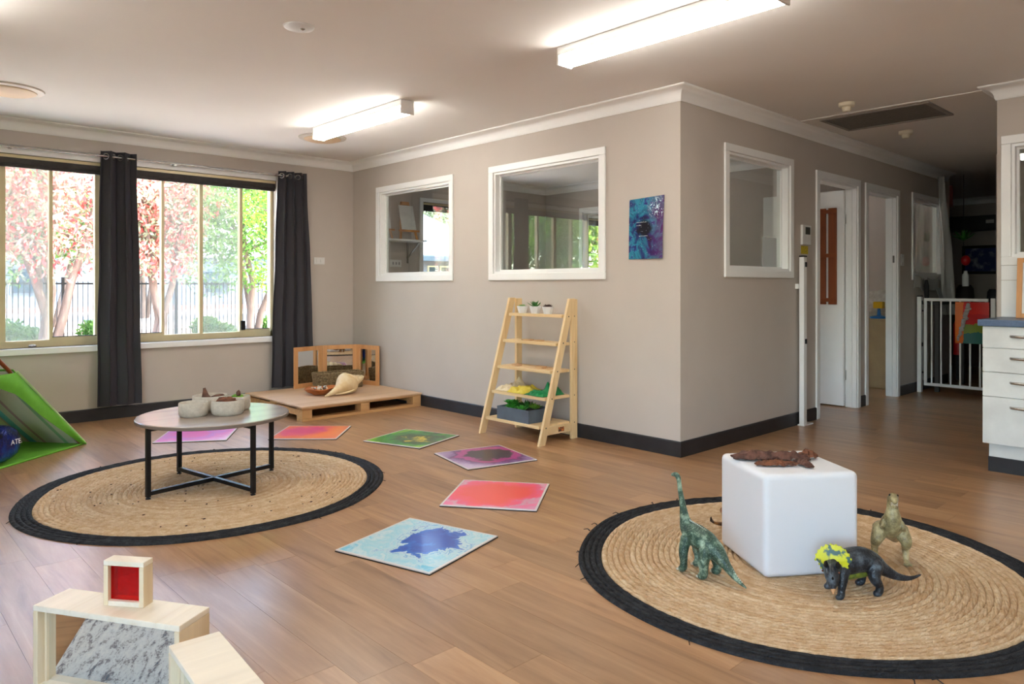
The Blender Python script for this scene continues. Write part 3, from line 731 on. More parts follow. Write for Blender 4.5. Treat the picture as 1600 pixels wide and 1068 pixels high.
tiles = [('blue', [(1.571, 2.765), (2.059, 2.905), (2.17, 2.408), (1.685, 2.267)], 'blue and white liquid-filled floor tile, nearest the wooden mirror blocks'),
         ('pink', [(2.265, 2.95), (2.684, 3.26), (2.968, 2.863), (2.556, 2.548)], 'coral pink liquid-filled floor tile between blue and purple ones'),
         ('purple', [(2.964, 3.902), (3.456, 3.789), (3.311, 3.307), (2.826, 3.427)], 'purple and black liquid-filled floor tile in front of the ladder shelf'),
         ('green', [(2.819, 4.56), (3.332, 4.725), (3.429, 4.233), (2.939, 4.108)], 'green and yellow liquid-filled floor tile'),
         ('orange', [(2.344, 5.096), (2.691, 5.469), (3.039, 5.107), (2.701, 4.761)], 'orange and pink liquid-filled floor tile in front of the pallet'),
         ('magenta', [(1.702, 5.549), (1.952, 5.95), (2.346, 5.685), (2.117, 5.279)], 'magenta liquid-filled floor tile seen behind the coffee table')]
for nm, P, lab in tiles:
    cx = sum(p[0] for p in P) / 4; cy = sum(p[1] for p in P) / 4
    rz = math.atan2(P[1][1] - P[0][1], P[1][0] - P[0][0])
    e = thing('liquid_floor_tile', (cx, cy, 0), lab, 'floor tile', rz, 'liquid floor tiles')
    local(B(-.25, -.25, 0, .25, .25, .004), e).build('backing', dark_m, e)
    local(B(-.249, -.249, .004, .249, .249, .009), e).build('print_face', 'liquid_' + nm, e, bevel=.0015)

# ------------------------------------------------------------------ pallet stage
e = thing('pallet', (3.45, 6.1, 0), 'low wooden pallet with plywood top in the room corner', 'pallet')
px0, px1, py0, py1, PZ = 2.855, 4.055, 5.57, 6.68, .125
B(px0 - .01, py0 - .01, PZ - .014, px1 + .005, py1, PZ).build('top_board', palletply_m, e, bevel=.002)
for y in (py0, (py0 + py1) / 2 - .05, py1 - .1): B(px0, y, PZ - .03, px1, y + .1, PZ - .0145).build('deck_slat', pallet_m, e, bevel=.002)
for x in (px0, (px0 + px1) / 2 - .045, px1 - .09):
    for y in (py0 + .001, (py0 + py1) / 2 - .05, py1 - .1): B(x, y, .022, x + .09, y + .1, PZ - .031).build('block', pallet_m, e, bevel=.003)
for y in (py0, (py0 + py1) / 2 - .05, py1 - .1): B(px0 + .001, y, 0, px1, y + .1, .0215).build('bottom_slat', pallet_m, e, bevel=.002)
for x in (px0 + .002, px1 - .088):
    B(x, py0 + .101, .045, x + .03, (py0 + py1) / 2 - .052, PZ - .031).build('side_board', pallet_m, e, bevel=.002)
    B(x, (py0 + py1) / 2 + .052, .045, x + .03, py1 - .101, PZ - .031).build('side_board', pallet_m, e, bevel=.002)
# trifold mirror
hz = [(3.29, 6.61), (3.635, 6.675), (3.97, 6.555), (4.03, 6.225)]
e = thing('trifold_mirror', (3.68, 6.5, PZ), 'three-panel wooden framed mirror standing on the pallet', 'mirror')
for i in range(3):
    p, q = Vector((*hz[i], 0)), Vector((*hz[i + 1], 0)); d = (q - p).normalized(); ln_ = (q - p).length; nrm = Vector((d.y, -d.x, 0))
    M = Matrix((d, nrm, Vector((0, 0, 1)))).transposed(); th = .018; fw_ = .042; g = .006
    def pb(u0, u1, z0, z1, o0, o1): return MB().obox(p + d * (u0 + u1) / 2 + nrm * (o0 + o1) / 2 + Vector((0, 0, PZ + (z0 + z1) / 2)), (u1 - u0, o1 - o0, z1 - z0), M)
    mb = MB()
    for a in ((g, g + fw_, 0, .4), (ln_ - g - fw_, ln_ - g, 0, .4), (g + fw_, ln_ - g - fw_, 0, fw_), (g + fw_, ln_ - g - fw_, .4 - fw_, .4)):
        r = pb(*a, 0, th); mb.add(r.v, r.f)
    fr = mb.build('panel_frame', beech_m, e, bevel=.0015)
    pb(g + .01, ln_ - g - .01, .01, .39, .003, .007).build('mirror_glass', mirror_m, fr)
for p in hz[1:3]: MB().tube([(*p, PZ + .05), (*p, PZ + .35)], .005, 8).build('hinge', chrome_m, e)
# seagrass basket
t = NT('seagrass'); v = t.coord((1, 1, 1)); w1 = t.n('TexWave', wave_type='BANDS', bands_direction='Z'); w1.inputs['Scale'].default_value = 24; w1.inputs['Distortion'].default_value = 3; w1.inputs['Detail Scale'].default_value = 6; t.l(v, w1.inputs['Vector'])
nz = t.noise(v, 60, 5, .7)
t.base(t.ramp(nz, [(.32, (84, 68, 46)), (.5, (142, 120, 86)), (.7, (178, 156, 118))])); t.set(.85); t.bump(t.math('ADD', w1.outputs['Fac'], nz), .9, .006)
e = thing('seagrass_basket', (3.66, 6.40, PZ), 'long woven seagrass basket before the trifold mirror', 'basket', math.radians(-10))
def ringbox(hx, hy, z, r):
    pts = []
    for sx, sy, a in ((1, 1, 0), (-1, 1, 90), (-1, -1, 180), (1, -1, 270)):
        for k in range(4):
            an = math.radians(a + k * 30); pts.append((sx * (hx - r) + r * math.cos(an), sy * (hy - r) + r * math.sin(an), z))
    return pts
mb = MB(); rows = 10; N = 16; layers = []
for i in range(rows * 3 + 1):
    z = .15 * i / (rows * 3); bul = .004 * abs(math.sin(PI * i / 3)); layers.append(ringbox(.225 + .015 * z / .15 + bul, .085 + .012 * z / .15 + bul, z, .03))
for i in range(rows * 3, -1, -3):
    z = .15 * i / (rows * 3); layers.append(ringbox(.213 + .015 * z / .15, .073 + .012 * z / .15, max(z, .012), .03))
mb.v = [p for l_ in layers for p in l_]
mb.f = [(i * N + k, i * N + (k + 1) % N, (i + 1) * N + (k + 1) % N, (i + 1) * N + k) for i in range(len(layers) - 1) for k in range(N)] + [tuple(range(N - 1, -1, -1)), tuple((len(layers) - 1) * N + k for k in range(N))]
local(mb, e).build('body', 'seagrass', e, smooth=60)
rim = [Vector(p) for p in ringbox(.236, .093, .152, .03)]; rim.append(rim[0])
local(MB().tube(rim, .007, 8, False), e).build('rim', 'seagrass', e, smooth=60)
# carved bowl with shells
bowl_m = wood('bowl_wood', (196, 120, 66), (150, 80, 40), 0, .4)
e = thing('wooden_bowl', (3.34, 6.10, PZ), 'rough-edged carved wooden bowl holding small shells', 'bowl')
mb = MB(); seg = 30
prof = [(.004, 0, 0), (.06, 0, 0), (.105, .03, 1), (.138, .060, 1), (.131, .064, 1), (.094, .036, 1), (.05, .02, 0), (.004, .018, 0)]
for r, z, w in prof:
    for k in range(seg):
        a = 2 * PI * k / seg; wob = 1 + w * (.07 * math.sin(3 * a + 1) + .04 * math.sin(5 * a))
        mb.v.append((3.315 + r * wob * 1.12 * math.cos(a), 6.10 + r * wob * .92 * math.sin(a), PZ + z + w * .006 * math.sin(4 * a)))
mb.f = [(i * seg + k, i * seg + (k + 1) % seg, (i + 1) * seg + (k + 1) % seg, (i + 1) * seg + k) for i in range(len(prof) - 1) for k in range(seg)] + [tuple(range(seg - 1, -1, -1)), tuple((len(prof) - 1) * seg + k for k in range(seg))]
mb.build('bowl_body', bowl_m, e, smooth=50)
shell_m = plain('cream_shell', (226, 212, 184), .5, (206, 186, 150), 22, bump=.2, bscale=50)
shell2_m = plain('brown_shell', (96, 70, 56), .5, (60, 44, 36), 40); 
rs = random.Random(8)
for k in range(16):
    an = rs.uniform(0, 2 * PI); rr_ = rs.uniform(.01, .09); m_ = (shell_m, shell2_m, plastic_m)[k % 3]
    nmc = ('cream', 'dark brown', 'white')[k % 3]
    c = Vector((3.315 + rr_ * math.cos(an), 6.10 + rr_ * .85 * math.sin(an), PZ + .040 + .024 * rr_ / .09 + rs.uniform(0, .006)))
    s = rs.uniform(.010, .018); d = Vector((rs.uniform(-1, 1), rs.uniform(-1, 1), .3)).normalized()
    o = MB().tube([c - d * s, c - d * s * .6, c, c + d * s * .7, c + d * s * 1.4], [.001, s * .6, s * .75, s * .4, .001], 8).build('seashell', m_, smooth=70)
    tag(o, 'tiny %s seashell among those in the wooden bowl' % nmc, 'seashell', 'small shells in the wooden bowl')
# conch shell
e = thing('conch_shell', (3.55, 6.0, PZ), 'large pale cream conch shell lying on the pallet', 'shell')
p0, p1 = Vector((3.235, 5.885, PZ + .012)), Vector((3.725, 6.03, PZ + .150))
ax = (p1 - p0).normalized()
prof = [(0, .006), (.07, .013), (.16, .020), (.26, .030), (.34, .044), (.42, .070), (.49, .090), (.55, .097), (.61, .095), (.66, .084), (.685, .066), (.70, .056), (.725, .066), (.755, .058), (.768, .043), (.78, .039), (.80, .048), (.83, .041), (.84, .030), (.855, .027), (.872, .034), (.90, .028), (.91, .019), (.925, .021), (.95, .015), (.96, .009), (.98, .008), (1, .002)]
mb = MB(); NS, NA = 150, 36; side_ = ax.cross(Vector((0, 0, 1))).normalized(); upx = side_.cross(ax)
for i in range(NS + 1):
    q = i / NS; r = float(np.interp(q, [0, .07, .16, .26, .34, .42, .49, .55, .61, .66, .70, .75, .80, .86, .92, .97, 1], [.006, .013, .02, .03, .046, .074, .094, .100, .096, .078, .054, .048, .042, .034, .024, .013, .003]))
    c = p0 + (p1 - p0) * q; c.z = max(c.z, PZ + r + .002) if q < .66 else PZ + .105 + .10 * (q - .66)
    for k in range(NA):
        an = 2 * PI * k / NA; w_ = 0.0
        if q > .62:                                  # whorls of the spire wind round the axis
            ph = ((q - .62) * 11.5 - an / (2 * PI)) % 1.0; w_ = .34 * (math.sin(PI * ph) ** .7 - .62) * min(1, (q - .62) * 14)
        w_ += .018 * mnoise.noise(Vector((q * 22, math.cos(an) * 2, math.sin(an) * 2)))
        rr_ = r * (1 + w_); mb.v.append(tuple(c + side_ * rr_ * math.cos(an) + upx * rr_ * math.sin(an)))
mb.v = [(p[0], p[1], max(p[2], PZ + .0015)) for p in mb.v]
mb.f = [(i * NA + k, i * NA + (k + 1) % NA, (i + 1) * NA + (k + 1) % NA, (i + 1) * NA + k) for i in range(NS) for k in range(NA)] + [tuple(range(NA - 1, -1, -1)), tuple(NS * NA + k for k in range(NA))]
mb.build('shell_body', plain('conch', (236, 214, 172), .45, (222, 190, 138), 12, bump=.3, bscale=30, bdist=.006), e, smooth=70)
mb = MB().tube([p0 + Vector((.10, -.010, .010)), p0 + Vector((.17, -.028, .016)), p0 + Vector((.22, -.050, .026)), p0 + Vector((.26, -.066, .044))], [.004, .008, .009, .004], 10)
mb.build('lip', 'conch', e, smooth=60)

# ------------------------------------------------------------------ ladder shelf
e = thing('ladder_shelf', (3.85, 3.91, 0), 'five-tier pine ladder shelf against the taupe wall', 'shelf')
yL, yR = 4.205, 3.615
for y in (yL, yR):
    s = -1 if y == yL else 1
    B(3.985, y - .011, 0, 4.045, y + .011, 1.025).build('rear_post', pine_m, e, bevel=.002)
    a, b = Vector((3.652, y + s * .0225 * -1, 0)), Vector((3.965, y - s * .0225, 1.03))
    mb = MB(); w = .03
    mb.v = [(a.x - w, y - s * .0115, 0), (a.x + w, y - s * .0115, 0), (b.x + w, y - s * .0115, 1.03), (b.x - w, y - s * .0115, 1.03),
            (a.x - w, y - s * .0335, 0), (a.x + w, y - s * .0335, 0), (b.x + w, y - s * .0335, 1.03), (b.x - w, y - s * .0335, 1.03)]
    mb.f = [(0, 1, 2, 3), (7, 6, 5, 4), (0, 4, 5, 1), (1, 5, 6, 2), (2, 6, 7, 3), (3, 7, 4, 0)]
    ft = mb.build('front_rail', pine_m, e, bevel=.002)
    for z in (.12, .32, .51, .71, .9):
        xx = 3.652 + (3.965 - 3.652) * z / 1.03
        MB().tube([(xx, y - s * .0335, z), (xx, y - s * .0350, z)], .005, 8).build('bolt', black_m, ft)
        MB().tube([(4.012, y - s * .011, z), (4.012, y - s * .0125, z)], .004, 8).build('bolt', black_m, e)
SH = [.912, .708, .512, .325, .13]
for z in SH:
    xf = 3.652 + (3.965 - 3.652) * z / 1.03 - .03
    B(xf, yR + .0125, z - .022, 3.984 if z < .9 else 3.984, yL - .0125, z).build('shelf_board', pine_y, e, bevel=.002)
rl_ = B(3.70, yR - .0105, .06, 3.984, yR + .0115, .118).build('side_rail', pine_y, e, bevel=.002)
B(3.84, yR - .0118, .072, 3.90, yR - .0106, .104).build('sticker', plain('sticker_orange', (214, 120, 50), .5, (70, 60, 54), 90, lo=.45, hi=.5), rl_)
B(3.98, yR + .0125, .03, 3.984, yL - .0125, .1).build('back_rail', pine_y, e)
# potted succulents
pot_m = plain('white_ceramic', (234, 236, 238), .35)
soil_m = plain('soil', (58, 46, 38), .95, (40, 32, 26), 80, bump=.6)
def leafplant(mb, c, n, ln, w, rise, seed, curl=.2):
    rr = random.Random(seed)
    for k in range(n):
        a = k * 2.399 + rr.uniform(-.2, .2); t_ = k / n; el = rise * (1 - .75 * t_) if rise > 0 else .1
        el = math.radians(20 + 65 * (1 - t_)) if rise > 0 else math.radians(10 + 55 * (1 - t_))
        d = Vector((math.cos(a) * math.cos(el), math.sin(a) * math.cos(el), math.sin(el))); L_ = ln * (.6 + .4 * t_) * rr.uniform(.85, 1.1)
        p = Vector(c) + Vector((math.cos(a), math.sin(a), 0)) * .004
        mb.tube([p, p + d * L_ * .35, p + d * L_ * .75 + Vector((0, 0, curl * L_ * .1)), p + d * L_ + Vector((0, 0, curl * L_ * .3))], [(w * .7, w * .35), (w, w * .4), (w * .7, w * .3), (w * .08, w * .08)], 6)
    return mb
gr_m = plain('aloe_green', (58, 130, 44), .45, (34, 92, 30), 40); gl_m = plain('pale_succulent', (150, 190, 120), .5, (110, 150, 84), 40)
pu_m = plain('purple_succulent', (88, 54, 48), .5, (60, 40, 38), 40); bg_m = plain('bright_succulent', (70, 160, 50), .5, (40, 110, 34), 30)
for x, y, m_, nm, args in ((3.945, 4.085, gl_m, 'pale green button succulent in a white faceted pot', (26, .034, .007, 0)),
                           (3.945, 3.945, gr_m, 'spiky green aloe in a white faceted pot, middle of the top tier', (16, .068, .008, 1)),
                           (3.945, 3.812, pu_m, 'dark purple rosette succulent in a white faceted pot', (24, .04, .009, 0))):
    e = thing('potted_succulent', (x, y, SH[0]), nm, 'plant', group='succulents on the top tier')
    MB().lathe([(.004, 0), (.032, 0), (.046, .048), (.047, .055), (.043, .055), (.041, .047), (.004, .046)], (x, y, SH[0]), 8, a0=PI / 8).build('pot', pot_m, e, bevel=.0012)
    leafplant(MB(), (x, y, SH[0] + .048), *args[:4], seed=int(y * 100)).build('leaves', m_, e, smooth=60)
# wooden discs
disc_m = wood('disc_wood', (206, 168, 124), (168, 120, 80), 0, .6)
def disc(x, y, z, r, h, lab):
    o = MB().lathe([(.002, 0), (r, 0), (r, h), (.002, h)], (x, y, z), 20, sx=.8).build('wood_slice', disc_m, bevel=.001)
    tag(o, lab, 'wood slice', 'wood slices on the ladder shelf')
disc(3.90, 3.98, SH[1], .055, .008, 'flat wood slice on the second tier, nearer the middle'); disc(3.91, 3.87, SH[1], .045, .008, 'flat wood slice on the second tier, nearer the front rail end')
disc(3.86, 4.06, SH[2], .045, .008, 'lone flat wood slice at the far end of the third tier'); disc(3.86, 3.80, SH[2], .05, .016, 'thicker reddish wood slice on the third tier'); disc(3.87, 3.715, SH[2], .032, .010, 'small wood slice beside the thicker one, third tier')
# play silks
def cloth(name, x0, x1, y0, y1, z, hgt, m_, seed, label, peaks):
    def fn(u, v):
        x = x0 + (x1 - x0) * u; y = y0 + (y1 - y0) * v; q = 0
        for (pu, pv, ph, pr_) in peaks: q = max(q, ph * math.exp(-((u - pu) ** 2 + (v - pv) ** 2) / (pr_ ** 2)))
        q = q * (.45 + 1.1 * abs(mnoise.noise(Vector((x * 22 + seed, y * 17, seed))))) + .030 * (.5 - abs(mnoise.noise(Vector((x * 16 + seed, y * 24, seed))))) ** 2 * 2 + .004 * (1 + mnoise.noise(Vector((x * 60, y * 60, seed))))
        ed = min(u, v, 1 - u, 1 - v) * 8
        return (x + .012 * mnoise.noise(Vector((v * 5, seed, 0))), y + .012 * mnoise.noise(Vector((u * 5, 0, seed))), z + .003 + (q + .002) * min(1, ed))
    return tag(MB().sheet(fn, 34, 34, .002).build(name, m_, smooth=80), label, 'cloth', 'folded play cloths')
silk = lambda n, c, d: plain(n, c, .55, d, 14)
cloth('play_cloth', 3.735, 3.96, 4.045, 4.175, SH[3], .05, silk('cream_cloth', (230, 214, 182), (214, 196, 160)), 1, 'cream cloth bundle on the fourth tier', [(.75, .35, .085, .33), (.6, .7, .05, .3), (.3, .7, .02, .3)])
cloth('play_cloth', 3.722, 3.95, 3.855, 4.03, SH[3], .03, silk('yellow_cloth', (226, 206, 86), (214, 186, 56)), 2, 'crumpled yellow cloth on the fourth tier', [(.6, .4, .04, .3), (.3, .8, .03, .25)])
cloth('play_cloth', 3.722, 3.95, 3.645, 3.84, SH[3], .05, silk('green_cloth', (22, 140, 80), (14, 110, 60)), 3, 'crumpled emerald green cloth on the fourth tier', [(.75, .40, .11, .24), (.3, .7, .015, .3)])
# planter
e = thing('planter_box', (3.80, 3.905, SH[4]), 'grey wooden planter box of succulents on the lowest tier', 'planter')
def PB(x0, y0, z0, x1, y1, z1): return B(x0, y0, SH[4] + z0, x1, y1, SH[4] + z1)
QX0, QX1, QY0, QY1 = 3.668, 3.90, 3.735, 4.075
mb = PB(QX0, QY0, 0, QX1, QY1, .008)
for a in ((QX0, QY0, QX0 + .01, QY1), (QX1 - .01, QY0, QX1, QY1), (QX0 + .01, QY0, QX1 - .01, QY0 + .01), (QX0 + .01, QY1 - .01, QX1 - .01, QY1)):
    r = PB(a[0], a[1], .008, a[2], a[3], .095); mb.add(r.v, r.f)
mb.build('box_body', steelbox_m, e, bevel=.0015)
PB(QX0 + .01, QY0 + .01, .009, QX1 - .01, QY1 - .01, .078).build('soil', soil_m, e)
for x, y, m_, n, ln_, w, ri, zz, lab in ((3.745, 3.99, bg_m, 46, .062, .009, 1, .03, 'tall feathery bright green succulent in the planter'), (3.82, 3.90, gr_m, 24, .085, .009, 1, .0, 'dark spiky aloe in the middle of the planter'),
                              (3.725, 3.86, bg_m, 22, .06, .010, 1, 0, 'light green star-shaped succulent at the planter front'), (3.80, 3.80, moss_m, 22, .06, .01, 0, .015, 'low mossy succulent at the planter end')):
    o = thing('succulent', (x, y, SH[4] + .07), lab, 'plant', group='succulents in the planter')
    mb = MB()
    if zz == .03:
        for q in range(14): leafplant(mb, (x - .025 + .05 * ((q * .37) % 1), y - .03 + .06 * ((q * .61) % 1), SH[4] + .074 + .052 * ((q * .29) % 1)), 16, .040, .0075, 0, 50 + q)
    else: leafplant(mb, (x, y, SH[4] + .074 + zz), n, ln_, w, ri, 31)
    mb.build('leaves', m_, o, smooth=60)

# ------------------------------------------------------------------ light cube, bark, dinosaurs
RZ = .0125
ca = math.radians(55.5); f0 = Vector((2.584, 1.357, 0)); u_ = Vector((math.cos(ca), math.sin(ca), 0)); v_ = Vector((u_.y, -u_.x, 0)); cs = .39
cc = f0 + (u_ + v_) * cs / 2
t = NT('cube_plastic'); t.base((230, 232, 236)); t.set(.42, 0, .4); t.p.inputs['Subsurface Weight'].default_value = .25; t.p.inputs['Subsurface Radius'].default_value = (.05, .05, .05)
e = thing('light_cube', (cc.x, cc.y, RZ), 'large white plastic cube seat on the jute rug', 'cube', ca)
local(B(-cs / 2, -cs / 2, 0, cs / 2, cs / 2, .392), e).build('shell', 'cube_plastic', e, bevel=.028, bseg=5, smooth=40)
CT = RZ + .392
def bark(c, ln_, w, h, rz, seed, label):
    M = Matrix.Rotation(rz, 3, 'Z')
    def fn(u, v):
        q = Vector(((u - .5) * ln_, (v - .5) * w * (.35 + .65 * math.sin(PI * min(1, max(0, u * .92 + .05)))) , 0))
        q.z = h * (.25 + .75 * math.sin(PI * v)) * math.sin(PI * (.1 + .8 * u)) + .010 * mnoise.noise(Vector((u * 7, v * 14, seed)))
        q.y += .016 * mnoise.noise(Vector((u * 9, seed, v))) ; q.x += .014 * mnoise.noise(Vector((v * 9, u, seed)))
        q.z = max(q.z, .0); return Vector(c) + M @ q + Vector((0, 0, .005))
    tag(MB().sheet(fn, 30, 14, .006).build('bark_piece', bark_m if seed % 2 else plain('bark_grey_%d' % seed, (112, 74, 60), .85, (70, 44, 38), 26, bump=.9, bscale=60, bdist=.008), smooth=50), label, 'bark', 'bark pieces on the white cube')
bark((2.80, 1.505, CT), .20, .085, .030, math.radians(-48), 2, 'broad grey-brown curl of bark at the cube corner')
bark((2.872, 1.415, CT), .17, .065, .030, math.radians(-52), 4, 'dark rough bark strip in the middle of the pile')
bark((2.752, 1.40, CT), .155, .045, .016, math.radians(-44), 3, 'reddish smooth bark sliver closest to the viewer')
bark((2.95, 1.365, CT), .10, .045, .034, math.radians(-20), 5, 'twisted brown bark piece at the pile end')
bark((2.835, 1.325, CT), .10, .032, .02, math.radians(60), 6, 'thin pointed bark splinter sticking out towards the viewer')

def skinmat(name, a, b, c, belly=None, sc_=26, spots=True):
    t = NT(name); v = t.coord((1, 1, 1)); n = t.noise(v, sc_, 5, .65); col = t.ramp(n, [(.32, a), (.5, b), (.68, c)])
    if spots:
        vo = t.n('TexVoronoi'); vo.inputs['Scale'].default_value = 170; t.l(v, vo.inputs['Vector'])
        col = t.mix(t.math('MULTIPLY', t.ramp(vo.outputs['Distance'], [(.15, (255, 255, 255)), (.4, (0, 0, 0))]), .35), col, c); t.bump(vo.outputs['Distance'], .6, .002)
    if belly:
        ge = t.n('NewGeometry'); sp = t.n('SeparateXYZ'); t.l(ge.outputs['Normal'], sp.inputs[0])
        col = t.mix(t.ramp(sp.outputs['Z'], [(.0, (255, 255, 255)), (.35, (0, 0, 0))]), col, belly) if False else col
        tc = t.n('SeparateXYZ'); t.l(v, tc.inputs[0]); col = t.mix(t.math('MULTIPLY', t.ramp(tc.outputs['Z'], [(belly[1], (255, 255, 255)), (belly[2], (0, 0, 0))]), .6), col, belly[0])
    t.base(col); t.set(.38, 0, .5); return t.m
def dino(name, loc, rz, label, chains, m_, voxel=.0028):
    """one continuous body; chains of (x,y,z,r) in the animal's own frame, +x forward"""
    e = thing(name, loc, label, 'toy dinosaur', rz, 'toy dinosaurs on the rug')
    mb = MB()
    for ch in chains:
        pts = [Vector(p[:3]) for p in ch]; rad = [p[3] for p in ch]; P2, R2 = [], []
        for i in range(len(pts) - 1):
            for k in range(4):
                s = k / 4; p_1 = pts[max(i - 1, 0)]; p_2 = pts[min(i + 2, len(pts) - 1)]
                h = lambda a, b, c, d: .5 * ((2 * b) + (c - a) * s + (2 * a - 5 * b + 4 * c - d) * s * s + (3 * b - a - 3 * c + d) * s ** 3)
                P2.append(Vector([h(p_1[j], pts[i][j], pts[i + 1][j], p_2[j]) for j in range(3)]))
                r0, r1 = rad[i], rad[i + 1]; f_ = lambda q: q if isinstance(q, tuple) else (q, q)
                a_, b_ = f_(r0), f_(r1); R2.append((a_[0] + (b_[0] - a_[0]) * s, a_[1] + (b_[1] - a_[1]) * s))
        P2.append(pts[-1]); r_ = rad[-1]; R2.append(r_ if isinstance(r_, tuple) else (r_, r_))
        mb.tube(P2, R2, 14)
        for q, r in ((P2[0], R2[0]), (P2[-1], R2[-1])): mb.ball(q, max(.002, min(r)) * .98, 10, 6)
    o = local(mb, e).build('body', m_, e)
    remesh(o, voxel, 3)
    return e, o
brach_m = skinmat('brachio_skin', (30, 54, 44), (62, 90, 74), (172, 196, 170))
# long-neck, seen from behind
def leg(x, y, top, r0, r1, foot=.0, fx=.012):
    return [(x, y * .75, top, r0), (x + .004, y, top * .6, r0 * .85), (x, y * 1.08, top * .32, r1), (x + .002, y * 1.08, .016, r1 * 1.05), (x + fx, y * 1.08, .009, r1 * .9)]
ch = [[(-.185, .006, .010, .003), (-.14, .004, .030, .010), (-.095, 0, .062, .018), (-.05, 0, .100, .034), (.0, 0, .125, .044), (.05, 0, .140, .044), (.085, 0, .158, .034), (.10, .002, .19, .020), (.105, .008, .24, .013), (.108, .018, .29, .010), (.108, .027, .335, .0088), (.110, .030, .355, .0105), (.122, .030, .364, .0105), (.140, .029, .360, .007)],
      leg(.072, .040, .125, .022, .0145), leg(.072, -.040, .125, .022, .0145), leg(-.022, .038, .105, .026, .0165), leg(-.022, -.038, .105, .026, .0165)]
eB, oB = dino('long_neck_dinosaur', (2.462, 1.535, RZ), math.radians(84), 'green long-necked toy dinosaur seen from behind on the rug', ch, brach_m)
mb = MB()
for i in range(34):
    s = i / 33; x = -.165 + s * .25; zt = np.interp(x, [-.185, -.14, -.095, -.05, 0, .05, .09], [.014, .041, .081, .135, .170, .185, .192])
    mb.ball((x, np.interp(x, [-.185, -.1], [.006, 0]), zt - .001), (.0036, .0026, .0034), 6, 4)
local(mb, eB).build('back_ridge', plain('ridge_white', (220, 226, 214), .5), eB, smooth=60)
mb = MB()
for (x, y) in ((.072, .0432), (.072, -.0432), (-.022, .041), (-.022, -.041)):
    for k in (-1, 0, 1): mb.ball((x + .024, y + k * .009, .006), (.006, .004, .005), 6, 4)
local(mb, eB).build('toenails', plain('toenail', (222, 214, 196), .4), eB, smooth=60)
# triceratops
tri_m = skinmat('horned_skin', (16, 18, 22), (30, 36, 44), (92, 104, 112))
ch = [[(-.275, .035, .052, .003), (-.235, .028, .040, .008), (-.19, .016, .046, .014), (-.14, .004, .072, .024), (-.095, 0, .102, .037), (-.045, 0, .115, .046), (.01, 0, .112, .046), (.055, .002, .106, .038), (.078, .012, .104, .03), (.096, .032, .098, .029), (.112, .056, .086, .025), (.124, .074, .068, .016), (.129, .082, .056, .008)],
      [(.045, .026, .09, .024), (.06, .04, .055, .017), (.066, .044, .03, .0125), (.070, .046, .012, .013), (.082, .047, .008, .010)],
      [(.045, -.026, .09, .024), (.046, -.042, .055, .0175), (.044, -.046, .03, .013), (.046, -.047, .012, .0135), (.058, -.048, .008, .011)],
      [(-.085, .028, .095, .030), (-.07, .044, .062, .021), (-.088, .047, .034, .014), (-.086, .048, .012, .0135), (-.072, .049, .008, .011)],
      [(-.085, -.028, .095, .030), (-.072, -.046, .062, .022), (-.092, -.048, .034, .0145), (-.09, -.049, .012, .0135), (-.076, -.050, .008, .011)]]
eT, oT = dino('horned_dinosaur', (2.70, 1.092, RZ), math.radians(150), 'black horned toy dinosaur with yellow frill in front of the cube', ch, tri_m)
frill_m = plain('frill_yellow', (214, 214, 30), .45, (60, 96, 90), 34, lo=.46, hi=.54)
fc = Vector((.082, .022, .122)); ax_ = Vector((-.56, -.76, -.12)).normalized(); sx_ = ax_.cross(Vector((0, 0, 1))).normalized(); sy_ = sx_.cross(ax_)
mb = MB(); ns = 40; vs = []
for lay, off in ((0, 0.0), (1, .006)):
    for r in (0.012, .034, .054):
        for k in range(ns):
            a = 2 * PI * k / ns; rr_ = r * (1 + (.07 * abs(math.sin(a * 9)) if r > .04 else 0)) * (1.05 if math.sin(a) > 0 else .85)
            vs.append(fc + sx_ * math.cos(a) * rr_ + sy_ * math.sin(a) * rr_ + ax_ * (off + (.010 * (r / .054) ** 2)))
mb.v = [tuple(p) for p in vs]
for lay in range(2):
    o_ = lay * 3 * ns
    for i in range(2):
        for k in range(ns):
            q = (o_ + i * ns + k, o_ + i * ns + (k + 1) % ns, o_ + (i + 1) * ns + (k + 1) % ns, o_ + (i + 1) * ns + k); mb.f.append(q if lay == 0 else q[::-1])
for k in range(ns):
    mb.f.append((2 * ns + k, 2 * ns + (k + 1) % ns, 5 * ns + (k + 1) % ns, 5 * ns + k)); mb.f.append((k, 3 * ns + k, 3 * ns + (k + 1) % ns, (k + 1) % ns))
fr_o = local(mb, eT).build('frill', frill_m, eT, smooth=60)
mb = MB()
for k in range(22):
    a = 2 * PI * k / 22; rr_ = .056 * (1.05 if math.sin(a) > 0 else .85); p = fc + sx_ * math.cos(a) * rr_ + sy_ * math.sin(a) * rr_ + ax_ * .013; mb.ball(p, .0046, 6, 4)
local(mb, eT).build('frill_studs', plain('stud_yellow', (220, 222, 40), .45), fr_o, smooth=60)
for q in (-1, 1):
    b0 = Vector((.102, .040, .118)) + Vector((.016, -.011, 0)) * q
    local(MB().tube([b0, b0 + Vector((.010, .013, .016)), b0 + Vector((.020, .030, .030))], [.0085, .006, .001], 8), eT).build('brow_horn', dark_m, eT, smooth=60)
    local(MB().ball(b0 + Vector((.013, .012, -.014)) + Vector((.006, -.004, 0)) * q, .0035, 8, 6), eT).build('eye', plain('eye_brown', (120, 60, 30), .3), eT, smooth=60)
local(MB().tube([(.122, .071, .080), (.127, .078, .092), (.131, .084, .100)], [.007, .004, .001], 8), eT).build('nose_horn', dark_m, eT, smooth=60)
local(MB().tube([(.124, .075, .062), (.131, .086, .052), (.133, .089, .042)], [.010, .0075, .002], 8), eT).build('beak', plain('beak_tan', (214, 160, 110), .45), eT, smooth=60)
